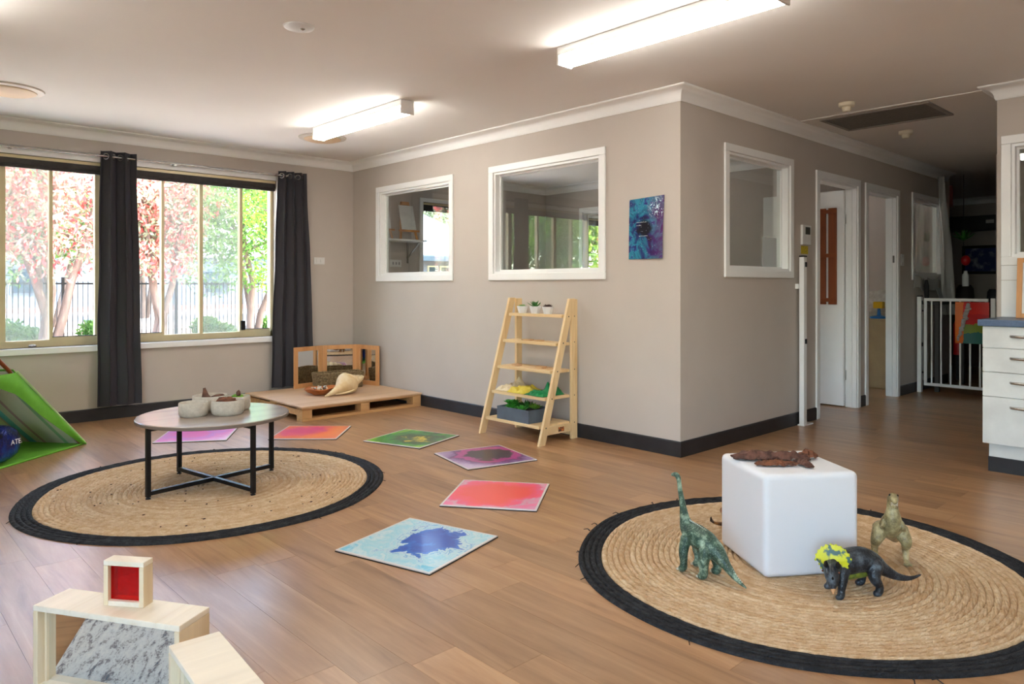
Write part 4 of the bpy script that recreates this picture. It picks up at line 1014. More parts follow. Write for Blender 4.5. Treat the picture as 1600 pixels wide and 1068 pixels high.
local(MB().tube([(-.10, 0, .066), (-.05, 0, .0665), (.01, 0, .064), (.05, 0, .066)], [.012, .018, .018, .010], 10), eT).build('belly', plain('belly_lime', (140, 150, 50), .5, (90, 104, 44), 60), eT, smooth=60)
# tyrannosaur
rex_m = skinmat('tyrant_skin', (104, 94, 66), (150, 138, 98), (204, 190, 144))
ch = [[(-.20, .045, .030, .004), (-.15, .036, .046, .012), (-.10, .018, .076, .021), (-.055, .004, .108, .033), (-.015, 0, .135, .043), (.02, 0, .165, .041), (.035, 0, .195, .031), (.035, 0, .225, .022), (.035, 0, .248, .020), (.045, 0, .268, .0205), (.062, 0, .276, .0185), (.088, 0, .273, .014), (.104, 0, .270, .009)],
      [(.040, 0, .254, .015), (.062, 0, .250, .013), (.086, 0, .247, .010), (.098, 0, .247, .006)],
      [(-.02, .034, .125, .034), (.008, .052, .092, .023), (-.018, .054, .055, .014), (-.004, .054, .022, .011), (.006, .054, .010, .010), (.030, .056, .007, .007)],
      [(-.02, -.034, .125, .034), (.014, -.054, .092, .023), (-.014, -.058, .055, .014), (.002, -.058, .022, .011), (.010, -.058, .010, .010), (.034, -.060, .007, .007)],
      [(.006, .054, .010, .009), (.026, .068, .006, .005)], [(.006, .054, .010, .009), (.028, .044, .006, .005)],
      [(.010, -.058, .010, .009), (.030, -.072, .006, .005)], [(.010, -.058, .010, .009), (.032, -.048, .006, .005)],
      [(.04, .032, .172, .010), (.056, .038, .150, .007), (.072, .034, .158, .0045)], [(.04, -.032, .172, .010), (.058, -.040, .154, .007), (.070, -.048, .160, .0045)]]
eR, oR = dino('tyrant_dinosaur', (3.115, 1.095, RZ), math.radians(207), 'olive tan two-legged toy dinosaur facing the viewer beside the cube', ch, rex_m, .0026)
mb = MB()
for k in range(9):
    y = (k - 4) * .0026; mb.tube([(.100 - abs(k - 4) * .003, y, .264), (.101 - abs(k - 4) * .003, y, .258)], [.0015, .0004], 5); mb.tube([(.094 - abs(k - 4) * .003, y, .250), (.095 - abs(k - 4) * .003, y, .256)], [.0015, .0004], 5)
local(mb, eR).build('teeth', plain('tooth_white', (236, 230, 214), .4), eR)
local(MB().ball((.070, 0, .2595), (.026, .009, .0045)), eR).build('mouth', plain('mouth_dark', (70, 26, 24), .5), eR, smooth=60)
for y in (-.014, .014): local(MB().ball((.066, y, .287), (.005, .004, .004), 8, 6), eR).build('eye', dark_m, eR, smooth=60)
# fourth dinosaur, mostly behind the cube: only its clawed forelimb shows
spiky_m = skinmat('rust_skin', (70, 44, 26), (120, 76, 40), (176, 120, 64))
ch = [[(-.16, 0, .02, .004), (-.10, 0, .045, .014), (-.045, 0, .066, .03), (.0, 0, .070, .032), (.035, -.004, .066, .024), (.055, -.03, .072, .015), (.065, -.055, .074, .015), (.07, -.08, .068, .009)],
      [(.03, .02, .06, .016), (.045, .05, .045, .010), (.07, .075, .050, .007), (.085, .09, .058, .006)], [(.03, -.02, .06, .016), (.04, -.035, .03, .010), (.05, -.038, .008, .008)],
      [(-.05, .022, .06, .02), (-.04, .036, .03, .012), (-.03, .038, .008, .010)], [(-.05, -.022, .06, .02), (-.04, -.036, .03, .012), (-.03, -.038, .008, .010)]]
eS, oS = dino('clawed_dinosaur', (2.99, 1.71, RZ), math.radians(112), 'rust brown clawed toy dinosaur hidden behind the white cube', ch, spiky_m, .003)
mb = MB()
for k in (-1, 0, 1): mb.tube([(.084, .088 + k * .003, .058), (.092 + .002 * k, .100 + k * .007, .068), (.094, .104 + k * .010, .085)], [.004, .003, .0006], 6)
local(mb, eS).build('claws', plain('claw_dark', (46, 34, 26), .4), eS, smooth=60)

# ------------------------------------------------------------------ wooden mirror blocks in the foreground
def mirror_block(name, label, A, Bp, depth_dir, dep, H_, th=.016, lab_m='mirror_glass'):
    """A,Bp: front top corners on the floor plan; frame with a mirror behind the front edge"""
    A = Vector((*A, 0)); Bp = Vector((*Bp, 0)); d = (Bp - A).normalized(); ln_ = (Bp - A).length; n = Vector((-d.y, d.x, 0))
    if n.dot(Vector((*depth_dir, 0))) < 0: n = -n
    e = thing(name, tuple((A + Bp) / 2 + n * dep / 2), label, 'mirror block', math.atan2(d.y, d.x), 'wooden mirror blocks')
    M = Matrix((d, n, Vector((0, 0, 1)))).transposed()
    def pb(u0, u1, w0, w1, z0, z1): return MB().obox(A + d * (u0 + u1) / 2 + n * (w0 + w1) / 2 + Vector((0, 0, (z0 + z1) / 2)), (u1 - u0, w1 - w0, z1 - z0), M)
    pb(0, ln_, 0, dep, H_ - th, H_).build('top_panel', ply_m, e, bevel=.0025)
    pb(th, ln_ - th, 0, dep, 0, th).build('bottom_panel', ply_m, e, bevel=.002)
    for u in (0, ln_ - th): pb(u, u + th, 0, dep, 0, H_ - th - .0004).build('side_panel', plyend_m, e, bevel=.002)
    for a in ((th + .0005, th + .008, th, H_ - th), (ln_ - th - .008, ln_ - th - .0005, th, H_ - th)): pb(a[0], a[1], .022, .030, a[2], a[3]).build('retaining_bead', plyend_m, e)
    pb(th + .001, ln_ - th - .001, .030, .034, th + .0005, H_ - th - .0005).build('mirror_glass', mirror_m, e)
    pb(th + .001, ln_ - th - .001, .034, .040, th + .0005, H_ - th - .0005).build('backing', plyend_m, e)
    return e
mirror_block('mirror_block', 'long birch mirror block with the red window block on top', (.416, 2.388), (.668, 1.979), (1, .6), .12, .235)
mirror_block('mirror_block', 'second birch mirror block standing angled with nothing on top', (.613, 1.891), (.578, 1.42), (1, 0), .122, .235)
# red window block
rb0 = Vector((.558, 2.252, 0)); rb1 = Vector((.631, 2.159, 0)); d = (rb1 - rb0).normalized(); n = Vector((-d.y, d.x, 0)); n = n if n.x > 0 else -n
ln_ = .122; dp = .042; hh = .125; th = .014; z0 = .2352
e = thing('window_block', tuple(rb0 + d * ln_ / 2 + n * dp / 2 + Vector((0, 0, z0))), 'square birch block with a red acrylic window', 'block')
M = Matrix((d, n, Vector((0, 0, 1)))).transposed()
def pb2(u0, u1, w0, w1, a, b): return MB().obox(rb0 + d * (u0 + u1) / 2 + n * (w0 + w1) / 2 + Vector((0, 0, z0 + (a + b) / 2)), (u1 - u0, w1 - w0, b - a), M)
for nm, a in (('top_panel', (0, ln_, 0, dp, hh - th, hh)), ('bottom_panel', (th, ln_ - th, 0, dp, 0, th)), ('side_panel', (0, th, 0, dp, 0, hh - th - .0003)), ('side_panel', (ln_ - th, ln_, 0, dp, 0, hh - th - .0003))):
    pb2(*a).build(nm, ply_m if nm != 'side_panel' else plyend_m, e, bevel=.002)
pb2(th + .0005, ln_ - th - .0005, .012, .0145, th + .0005, hh - th - .0005).build('acrylic_pane', red_m, e)
# woven grey rug in front of the blocks (seen in their mirrors)
t = NT('grey_weave'); v = t.coord((1, 1, 1)); mp = t.n('Mapping'); mp.inputs['Scale'].default_value = (9, 30, 1); t.l(v, mp.inputs['Vector'])
nz = t.noise(mp.outputs[0], 1.4, 8, .75, .4); fine = t.noise(v, 120, 4, .7)
t.base(t.ramp(t.math('ADD', t.math('MULTIPLY', nz, .75), t.math('MULTIPLY', fine, .25)), [(.38, (104, 116, 130)), (.44, (150, 144, 144)), (.49, (206, 210, 210)), (.62, (226, 226, 220))])); t.set(.95, 0, .1); t.bump(fine, .9, .006)
e = thing('woven_rug', (-.05, 1.65, 0), 'pale grey blue woven rug reflected in the birch mirror blocks', 'rug', math.radians(0))
RG = [(.404, 2.392), (.652, 1.984), (.598, 1.925), (.56, 1.40), (.50, 1.12), (-1.1, 1.12), (-1.1, 2.40)][::-1]
MB().prism(RG, .0005, .008).build('pile', 'grey_weave', e)
# ------------------------------------------------------------------ play tent and cushion
grn_m = plain('green_canvas', (112, 186, 56), .7, (98, 168, 46), 8, bump=.15, bscale=200)
t = NT('striped_lining'); v = t.coord((1, 1, 1)); sp = t.n('SeparateXYZ'); t.l(v, sp.inputs[0])
st_ = t.math('FRACT', t.math('MULTIPLY', t.math('ADD', sp.outputs['Y'], 1.0), 2.6))
t.base(t.ramp(st_, [(0, (214, 204, 186)), (.16, (196, 150, 160)), (.22, (220, 212, 194)), (.36, (120, 190, 206)), (.50, (200, 160, 168)), (.54, (216, 206, 188)), (.70, (150, 180, 140)), (.78, (216, 206, 188))], 'CONSTANT')); t.set(.85)
P1 = Vector((1.315, 5.86, 0)); fd = Vector((-.777, -.629, 0)); bd = Vector((-.629, .777, 0)); HW, TH_ = .85, .81; ZT = .578
e = thing('play_tent', tuple(P1 + fd * HW + bd * .45), 'green canvas play tent with striped lining beside the window wall', 'tent', math.atan2(-fd.y, -fd.x))
apx = P1 + fd * HW + Vector((0, 0, TH_)); P0 = P1 + fd * 2 * HW; DB = .92
for base, lo_ in ((P1, 'r'), (P0, 'l')):
    for k in (0, DB):
        a = base + bd * (k + (-.0 if k == 0 else 0)) - (apx - base).normalized() * 0 + Vector((0, 0, .012)); tp = apx + bd * k; dr = (tp - a).normalized()
        off = bd * (.012 if lo_ == 'r' else -.012)
        MB().tube([a + off - dr * .0, tp + off + dr * .17], .0125, 10).build('pole', brownwood_m, e, smooth=60)
MB().tube([apx - bd * .03 - Vector((0, 0, .018)), apx + bd * (DB + .03) - Vector((0, 0, .018))], .012, 10).build('ridge_pole', brownwood_m, e, smooth=60)
for base in (P1, P0):
    up_ = Vector((0, 0, .016)); out = (base - (P1 + fd * HW)).normalized() * .016
    def pn(u, v, k=0): q = base + out + up_ + (apx + Vector((0, 0, .014)) - base - up_ - out * .2) * (v * .72) + bd * (DB * u); return q - Vector((0, 0, .02 * math.sin(PI * v) * math.sin(PI * u)))
    MB().sheet(lambda u, v: pn(u, v), 10, 10, .003).build('side_canvas', grn_m, e, smooth=60)
    MB().sheet(lambda u, v: pn(u, v) - out * .5 - Vector((0, 0, .012)) , 10, 10, .002).build('lining', 'striped_lining', e, smooth=60)
    # front flap: between the leg and a curved opening edge
    d_in = fd if base is P1 else -fd
    def flap(u, v):
        Lq = HW * v; ztop = min(TH_ * v + .012, ZT)
        zo = np.interp(Lq, [0, .04, .19, .415, .595, .72, .85], [0.0, .02, .128, .283, .44, .497, .515])
        z = ztop + (zo - ztop) * u
        return base + d_in * Lq + Vector((0, 0, max(z, .004))) - bd * (.020 + .012 * math.sin(PI * u) + .006 * math.sin(9 * v + 3 * u))
    MB().sheet(flap, 8, 24, .004).build('front_flap', grn_m, e, smooth=60)
    edge = [base + d_in * HW * v + Vector((0, 0, TH_ * v + .018)) - bd * .026 for v in [.70 * i / 12 for i in range(13)]]
    MB().tube(edge, .006, 8).build('piping', plain('pale_piping', (186, 216, 150), .7), e, smooth=60)
q = [P1 - fd * .0 - bd * .01, P0 - bd * .01, P0 + bd * DB, P1 + bd * DB]
MB().prism([(p.x, p.y) for p in q][::-1], .001, .006).build('ground_sheet', grn_m, e)
MB().tube([P1 - fd * .0 + Vector((0, 0, .012)), P1 - fd * .03 + Vector((0, 0, .012))], .012, 10).build('pole_foot', brownwood_m, e)
mb = MB().tube([q[0] - bd * .004 + Vector((0, 0, .007)), q[1] - bd * .004 + Vector((0, 0, .007))], .007, 8); mb.build('hem', grn_m, e, smooth=60)
# cushion
t = NT('blue_sequin'); v = t.coord((1, 1, 1)); vo = t.n('TexVoronoi'); vo.inputs['Scale'].default_value = 110; t.l(v, vo.inputs['Vector'])
nz = t.noise(v, 7, 3); t.base(t.ramp(nz, [(.36, (8, 12, 40)), (.52, (14, 40, 130)), (.68, (20, 90, 180))])); t.set(.22, .5, .6); t.bump(vo.outputs['Distance'], .7, .003)
cpos = P1 + fd * .70 + bd * .10
e = thing('sequin_cushion', (cpos.x, cpos.y, .008), 'shiny dark blue sequin cushion on the tent ground sheet', 'cushion', math.atan2(-fd.y, -fd.x))
mb = MB(); nu, nv = 26, 14; vs = []
for j in range(nv + 1):
    ph = -PI / 2 + PI * j / nv
    for k in range(nu):
        a = 2 * PI * k / nu; sgn = lambda c, p: math.copysign(abs(c) ** p, c)
        vs.append((.21 * sgn(math.cos(ph), .8) * sgn(math.cos(a), .6), .11 * sgn(math.cos(ph), .8) * sgn(math.sin(a), .6) , .125 + .122 * sgn(math.sin(ph), .7)))
mb.v = vs; mb.f = [(j * nu + k, j * nu + (k + 1) % nu, (j + 1) * nu + (k + 1) % nu, (j + 1) * nu + k) for j in range(nv) for k in range(nu)]
mb = local(mb, e); cu = mb.build('cushion_body', 'blue_sequin', e, smooth=80, merge=True)
tx = bpy.data.curves.new('lettering', 'FONT'); tx.body = 'ATE.'; tx.size = .045; tx.extrude = .0008; tx.materials.append(plastic_m)
to = bpy.data.objects.new('lettering', tx); COL.objects.link(to); to.parent = e
to.location = (.075, -.1085, .12); to.rotation_euler = (PI / 2, 0, 0)
dg = bpy.context.evaluated_depsgraph_get(); dg.update(); tm = bpy.data.meshes.new_from_object(to.evaluated_get(dg)); loc_, rot_ = to.location.copy(), to.rotation_euler.copy()
bpy.data.objects.remove(to); to = bpy.data.objects.new('lettering', tm); COL.objects.link(to); to.parent = e; to.location = loc_; to.rotation_euler = rot_; to['kind'] = 'stuff'

# ------------------------------------------------------------------ hall: pole, thermostat, slat rack, gate
def gate_post(x, y, h, label, name='gate_post'):
    e = thing(name, (x, y, 0), label, 'post', group='white gate posts')
    B(x - .026, y - .020, 0, x + .026, y + .020, h).build('pole', white_m, e, bevel=.003)
    B(x - .028, y - .022, h, x + .028, y + .022, h + .012).build('cap', black_m, e, bevel=.004)
    for z in (h - .06, h * .5): B(x - .012, y - .030, z - .02, x + .012, y - .020, z + .02).build('catch', black_m, e, bevel=.003)
    return e
gp = gate_post(5.735, YC - .048, 1.355, 'white gate post with black cap on the wall beside the interior window')
B(5.70, YC - .028, 1.10, 5.72, YC, 1.14).build('wall_bracket', white_m, gp); B(5.70, YC - .075, 0, 5.86, YC - .02, .010).build('foot_plate', white_m, gp)
gate_post(8.46, YC - .045, 1.01, 'white post holding the far gate hinge against the hall wall')
e = thing('thermostat', (5.865, YC - .02, 1.46), 'small white wall thermostat with dark screen in the hall', 'thermostat')
B(5.79, YC - .022, 1.46, 5.94, YC, 1.622).build('case', plastic_m, e, bevel=.004)
B(5.835, YC - .0235, 1.545, 5.92, YC - .0215, 1.605).build('screen', plain('lcd', (52, 58, 54), .3), e)
tag(B(5.80, YC - .002, 1.385, 5.925, YC, 1.452).build('notice_label', plain('yellow_label', (214, 190, 40), .5, (150, 132, 30), 120, lo=.5, hi=.55)), 'small yellow notice label under the thermostat', 'label')
e = thing('slat_rack', (6.85, 3.02, .95), 'orange-brown wooden slat rack hung on the open white door', 'rack')
for y in (2.885, 2.985): B(6.842, y, .95, 6.860, y + .075, 1.85).build('slat', brownwood_m, e, bevel=.002)
for z in (.975, 1.39, 1.80): B(6.834, 2.88, z, 6.8415, 3.065, z + .035).build('cross_piece', brownwood_m, e, bevel=.002)
# switch by second door
e = thing('light_switch', (8.07, YC - .01, 1.33), 'white light switch beyond the second doorway', 'switch'); B(8.03, YC - .010, 1.33, 8.11, YC, 1.45).build('plate', plastic_m, e, bevel=.003); B(8.055, YC - .015, 1.37, 8.085, YC - .009, 1.41).build('rocker', plastic_m, e)
# gate across the hall
e = thing('safety_gate', (8.46, 2.34, 0), 'white barred safety gate closing off the end of the hall', 'gate')
GX = 8.46; gy0, gy1 = 2.06, 2.645
for z in (.075, .965): B(GX - .014, gy0, z, GX + .014, gy1, z + .03).build('rail', white_m, e, bevel=.003)
for y in (gy0, gy1 - .028): B(GX - .014, y, .1055, GX + .014, y + .028, .9645).build('stile', white_m, e, bevel=.003)
nb_ = 6
for k in range(nb_):
    y = gy0 + .028 + (gy1 - gy0 - .056) * (k + .5) / nb_; MB().tube([(GX, y, .105), (GX, y, .965)], .009, 8).build('bar', white_m, e, smooth=60)
for z in (.2, .85): B(GX - .008, gy1, z, GX + .008, gy1 + .025, z + .02).build('hinge', black_m, e)
e2 = gate_post(8.46, 2.015, 1.0, 'white post at the latch side of the far gate, above the worktop')
t = NT('painted_art'); v = t.coord((1, 1, 1)); sp = t.n('SeparateXYZ'); t.l(v, sp.inputs[0]); nz = t.noise(v, 7, 3)
zz = t.math('ADD', sp.outputs['Z'], t.math('MULTIPLY', t.math('SUBTRACT', nz, .5), .18)); yy = t.math('ADD', sp.outputs['Y'], t.math('MULTIPLY', nz, .06))
c_ = t.ramp(zz, [(.05, (30, 100, 90)), (.1, (120, 140, 40)), (.17, (196, 20, 20)), (.3, (216, 34, 18))], 'CONSTANT'); c_ = t.mix(t.math('GREATER_THAN', yy, .10), c_, (224, 110, 30)); t.base(c_); t.set(.5)
e = thing('painted_canvas', (GX - .03, 2.20, .54), 'bright red, orange and green painted cloth hung on the gate', 'painting')
MB().sheet(lambda u, v: (GX - .030 - .006 * math.sin(7 * u + 3 * v), 2.345 - .30 * u, .54 + .42 * v), 12, 10, .004).build('painting', 'painted_art', e, smooth=60)
mb = MB()
for k in range(26):
    rr_ = random.Random(k); z = .58 + .37 * k / 26; mb.ball((GX - .05 + rr_.uniform(-.008, .008), 2.28 - .10 * (k / 26) + .03 + rr_.uniform(-.01, .01), z), (.012, .012 + .014 * math.sin(PI * (1 - k / 26) ** .5), .018), 6, 4)
o = mb.build('feather_tuft', netting_m, smooth=60); tag(o, 'white fluffy netting tuft dangling over the painted cloth', 'netting')
# netting drape at the wall end
o = MB().sheet(lambda u, v: (9.12 + .30 * u * (1 - v * .75) + .03 * math.sin(11 * u) - .35 * max(0, .5 - v) * u, YC - .05 - .035 * math.sin(9 * u + 4 * v) - .10 * (1 - v) * u, .80 + 1.55 * v), 18, 20, .004).build('net_drape', netting_m, smooth=70)
tag(o, 'white netting draped down the end of the hall wall', 'netting')
o = MB().sheet(lambda u, v: (8.33 + .70 * u, YC - .03 - .02 * math.sin(8 * u), 1.20 + .10 * (u - .5) ** 2 - .12 * v + .02 * math.sin(13 * u)), 18, 4, .004).build('net_drape', netting_m, smooth=70)
tag(o, 'white netting strung below the far interior window', 'netting')
# wall baby-gate black rod + notice board etc. near the gate
o = MB().tube([(8.62, YC - .06, .95), (8.62, YC - .06, 1.12), (8.62, YC - .06, 1.19)], [.02, .026, .012], 10).build('black_bottle', dark_m, smooth=60)
sh = thing('wall_ledge', (8.95, YC - .1, .90), 'dark ledge along the hall wall behind the gate', 'shelf'); B(8.55, YC - .20, .925, 9.5, YC - .001, .949).build('board', plain('dark_board', (70, 68, 66), .6), sh); B(8.58, YC - .19, 0, 8.62, YC - .15, .9245).build('leg', 'dark_board', sh); B(9.44, YC - .19, 0, 9.48, YC - .15, .9245).build('leg', 'dark_board', sh)
tag(o, 'black bottle standing on the ledge behind the gate post', 'bottle')
o = MB().sheet(lambda u, v: (8.78 + .14 * u + .04 * v, YC - .15 + .06 * v, .952 + .15 * v), 3, 3, .003).build('paper_card', sheet_m); tag(o, 'tilted paper card on the ledge behind the gate', 'card')
e = thing('hanging_ornament', (9.66, 2.60, 1.0), 'hanging green and red ornament with a white bottle by the dark opening', 'ornament')
MB().tube([(9.66, 2.60, 2.42), (9.66, 2.60, 1.35)], .003, 6).build('string', dark_m, e)
leafplant(MB(), (9.66, 2.60, 1.66), 12, .16, .02, 1, 5).build('leaves', gr_m, e, smooth=60)
MB().ball((9.66, 2.58, 1.42), (.05, .05, .06)).build('red_bauble', plain('red_gloss', (200, 20, 24), .3), e, smooth=60)
MB().lathe([(.004, 0), (.035, 0), (.035, .13), (.02, .16), (.02, .18), (.004, .18)], (9.66, 2.58, 1.12), 14).build('white_bottle', plastic_m, e, smooth=50)
tag(B(9.612, 2.70, 2.05, 9.62, 2.80, 2.30).build('wall_sign', plain('dark_red', (120, 30, 26), .5)), 'small dark red sign high by the dark opening', 'sign')
# unlit room
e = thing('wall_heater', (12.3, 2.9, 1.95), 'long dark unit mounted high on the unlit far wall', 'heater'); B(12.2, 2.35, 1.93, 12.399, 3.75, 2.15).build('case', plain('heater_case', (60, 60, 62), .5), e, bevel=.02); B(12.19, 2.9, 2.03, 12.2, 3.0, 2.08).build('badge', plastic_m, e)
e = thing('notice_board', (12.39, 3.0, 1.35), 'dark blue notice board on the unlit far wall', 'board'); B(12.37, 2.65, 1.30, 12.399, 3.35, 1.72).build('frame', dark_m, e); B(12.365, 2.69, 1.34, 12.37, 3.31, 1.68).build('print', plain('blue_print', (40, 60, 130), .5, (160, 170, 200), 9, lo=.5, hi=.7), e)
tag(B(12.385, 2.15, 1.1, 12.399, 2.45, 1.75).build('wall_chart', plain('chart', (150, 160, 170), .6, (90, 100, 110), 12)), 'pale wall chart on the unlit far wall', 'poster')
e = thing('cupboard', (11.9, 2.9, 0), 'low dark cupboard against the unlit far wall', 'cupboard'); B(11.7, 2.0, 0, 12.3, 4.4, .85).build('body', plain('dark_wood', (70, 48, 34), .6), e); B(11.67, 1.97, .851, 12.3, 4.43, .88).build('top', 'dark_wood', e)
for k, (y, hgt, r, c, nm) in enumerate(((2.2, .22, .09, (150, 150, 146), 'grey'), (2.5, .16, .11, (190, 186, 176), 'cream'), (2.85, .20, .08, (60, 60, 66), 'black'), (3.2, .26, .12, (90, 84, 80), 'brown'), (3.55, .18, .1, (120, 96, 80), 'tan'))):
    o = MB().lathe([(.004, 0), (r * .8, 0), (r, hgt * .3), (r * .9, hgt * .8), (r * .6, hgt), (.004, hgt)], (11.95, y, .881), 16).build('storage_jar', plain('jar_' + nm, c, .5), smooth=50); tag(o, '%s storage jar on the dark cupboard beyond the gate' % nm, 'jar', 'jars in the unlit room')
o = thing('fire_extinguisher', (9.9, 2.72, .35), 'red fire extinguisher in the dark beyond the gate', 'fire extinguisher'); MB().lathe([(.004, 0), (.055, 0), (.055, .36), (.03, .42), (.02, .44), (.004, .44)], (9.9, 2.72, .30), 16).build('cylinder', 'red_gloss', o, smooth=50); MB().box(9.86, 2.70, .741, 9.94, 2.74, .78).build('valve', dark_m, o); MB().box(9.88, 2.70, 0, 9.92, 2.74, .299).build('stand', dark_m, o)

# second room through the far doorway: cupboard with bags
e = thing('storage_cupboard', (8.6, 3.2, 0), 'beige cupboard inside the second doorway', 'cupboard'); B(8.4, 2.86, 0, 8.8, 3.60, .745).build('body', plain('beige_laminate', (196, 166, 124), .5), e, bevel=.004); B(8.39, 2.855, .7455, 8.81, 3.61, .765).build('top', 'beige_laminate', e, bevel=.003)
for y in (2.87, 3.235): B(8.388, y, .02, 8.3995, y + .35, .735).build('door', 'beige_laminate', e, bevel=.002)
o = MB().sheet(lambda u, v: (8.68 - .06 * math.sin(PI * v) + .012 * mnoise.noise(Vector((u * 9, v * 9, 1))), 2.95 + .58 * u, .78 + .30 * v + .025 * math.sin(9 * u)), 24, 16, .02).build('linen_bag', plain('linen_white', (222, 214, 204), .9, (190, 178, 166), 14, bump=.6, bscale=40), smooth=70)
tag(o, 'crumpled white linen bag on the beige cupboard', 'bag')
e = thing('toy_stand', (8.46, 3.10, .766), 'blue and yellow plastic toy stand on the beige cupboard', 'toy'); bl_ = plain('toy_blue', (20, 110, 190), .4)
MB().lathe([(.004, 0), (.09, 0), (.09, .02), (.02, .035), (.015, .11), (.004, .11)], (8.46, 3.10, .766), 16).build('base', bl_, e, smooth=50)
B(8.42, 3.05, .876, 8.50, 3.15, .95).build('top_piece', plain('toy_yellow', (226, 176, 20), .4), e, bevel=.01)
o = lump('toy_frog', (8.47, 2.97, .80), (.05, .05, .034), plain('toy_green', (20, 130, 80), .4), 'green plastic toy beside the linen bag', 'toy', 4)

# first small room: shelf, easels, socket, taped paper
e = thing('wall_shelf', (4.6, YA - .13, 1.40), 'white wall shelf on steel brackets seen through the smaller interior window', 'shelf')
B(4.19, YA - .26, 1.612, 4.86, YA - .002, 1.632).build('board', white_m, e, bevel=.002)
for x in (4.32, 4.78):
    b_ = B(x - .012, YA - .006, 1.38, x + .012, YA, 1.6115).build('bracket', chrome_m, e); MB().beam((x, YA - .23, 1.606), (x, YA - .006, 1.44), .018, .008).build('strut', chrome_m, b_)
easel_m = wood('easel_wood', (206, 146, 84), (178, 112, 56), 2, .5)
paper_m = plain('paper_white', (226, 226, 222), .7, (216, 216, 214), 30)
for x, lab in ((4.66, 'small wooden easel with a paper pad on the white wall shelf'), (4.33, 'second small easel partly hidden by the window frame')):
    e = thing('tabletop_easel', (x, YA - .14, 1.633), lab, 'easel', group='small easels'); z = 1.633; yf = YA - .20
    for s in (-1, 1): MB().beam((x + s * .11, yf, z), (x + s * .045, yf + .085, z + .40), .022, .014, (0, 1, 0)).build('front_leg', easel_m, e)
    MB().beam((x, YA - .03, z), (x, yf + .1, z + .40), .022, .014, (0, 1, 0)).build('rear_leg', easel_m, e)
    B(x - .13, yf - .02, z + .085, x + .13, yf + .01, z + .105).build('ledge', easel_m, e)
    B(x - .05, yf + .07, z + .385, x + .05, yf + .1, z + .42).build('top_block', easel_m, e)
    MB().sheet(lambda u, v: (x - .095 + .19 * u, yf - .002 + .068 * v, z + .108 + .27 * v), 2, 2, .006).build('paper_pad', paper_m, e)
e = thing('power_point', (4.62, YA - .01, 1.35), 'white double power point under the wall shelf', 'socket'); B(4.545, YA - .010, 1.335, 4.69, YA, 1.415).build('plate', plastic_m, e, bevel=.003)
for x in (4.58, 4.62, 4.66): B(x - .010, YA - .013, 1.36, x + .010, YA - .0095, 1.39).build('socket_face', plain('socket_grey', (150, 150, 150), .5), e)
o = B(5.27, YC + TW * .64 - .004, 1.265, 5.49, YC + TW * .64 - .0015, 1.50).build('taped_paper', sheet_m); tag(o, 'translucent paper sheet taped inside the hall interior window', 'paper')

# ------------------------------------------------------------------ kitchen drawers, worktop, splashback
lam_m = plain('white_laminate', (226, 228, 226), .35)
e = thing('drawer_unit', (5.33, .65, 0), 'white four-drawer kitchen unit at the end of the worktop', 'drawers')
CX0, CY1 = 5.10, 1.272
B(CX0 + .02, .0, .172, XR - .002, CY1, .880).build('carcass', lam_m, e)
B(CX0 + .05, .0, 0.09, XR - .002, CY1 - .022, .1715).build('plinth', lam_m, e); B(CX0 + .046, .0, 0, XR - .002, CY1 - .018, .0895).build('kickboard', skirt_m, e)
zs = [(.752, .878), (.608, .748), (.461, .604), (.176, .457)]
for a, b in zs:
    dr = B(CX0, .502, a, CX0 + .0195, CY1, b).build('drawer', lam_m, e, bevel=.0015)
    zc = b - .055
    MB().tube([(CX0, 1.13, zc), (CX0 - .018, 1.12, zc), (CX0 - .028, 1.08, zc), (CX0 - .03, .99, zc), (CX0 - .028, .90, zc), (CX0 - .018, .86, zc), (CX0, .85, zc)], [(.005, .008)] * 7, 8).build('handle', chrome_m, dr, smooth=60)
B(CX0, .002, .176, CX0 + .0195, .498, .878).build('door', lam_m, e, bevel=.0015)
e = thing('worktop', (5.33, .65, .881), 'blue-grey laminate worktop over the white drawers', 'worktop')
B(CX0 - .025, .0, .881, XR - .001, CY1 + .022, .921).build('slab', plain('blue_grey_laminate', (92, 112, 142), .35, (84, 102, 130), 60), e, bevel=.006)
e = thing('splashback', (XR - .004, .6, .922), 'white tiled splashback below the serving window', 'splashback')
for r in range(2):
    for k in range(5):
        y1_ = 1.285 - k * .30; za, zb = (.9225, 1.158) if r == 0 else (1.161, 1.253)
        B(XR - .009, y1_ - .297, za, XR, y1_, zb).build('tile', white_m, e, bevel=.001)
e = thing('picture_frame', (5.45, 1.05, .921), 'wooden framed notice leaning on the worktop', 'picture frame')
fA = Vector((5.40, 1.165, .9215)); fB = Vector((5.36, .87, .9215)); d = (fB - fA).normalized(); upv = Vector((.13, .02, .36)).normalized(); nn = d.cross(upv)
M = Matrix((d, nn, upv)).transposed(); w_, h_ = .298, .40
def fb(u0, u1, z0_, z1_, o0, o1): return MB().obox(fA + d * (u0 + u1) / 2 + upv * (z0_ + z1_) / 2 + nn * (o0 + o1) / 2, (u1 - u0, o1 - o0, z1_ - z0_), M)
mb = MB()
for a in ((0, .03, 0, h_), (w_ - .03, w_, 0, h_), (.03, w_ - .03, 0, .03), (.03, w_ - .03, h_ - .03, h_)): r = fb(*a, -.009, .009); mb.add(r.v, r.f)
mb.build('frame', beech_m, e, bevel=.0015); fb(.028, w_ - .028, .028, h_ - .028, -.004, .003).build('notice', paper_m, e)
e = thing('kitchen_bench', (7.6, 0, 0), 'dark bench in the dim kitchen behind the serving window', 'bench'); B(7.4, -2.5, 0, 7.99, 1.0, .9).build('body', 'dark_wood', e); B(7.36, -2.5, .9, 7.99, 1.0, .93).build('top', 'dark_board', e)

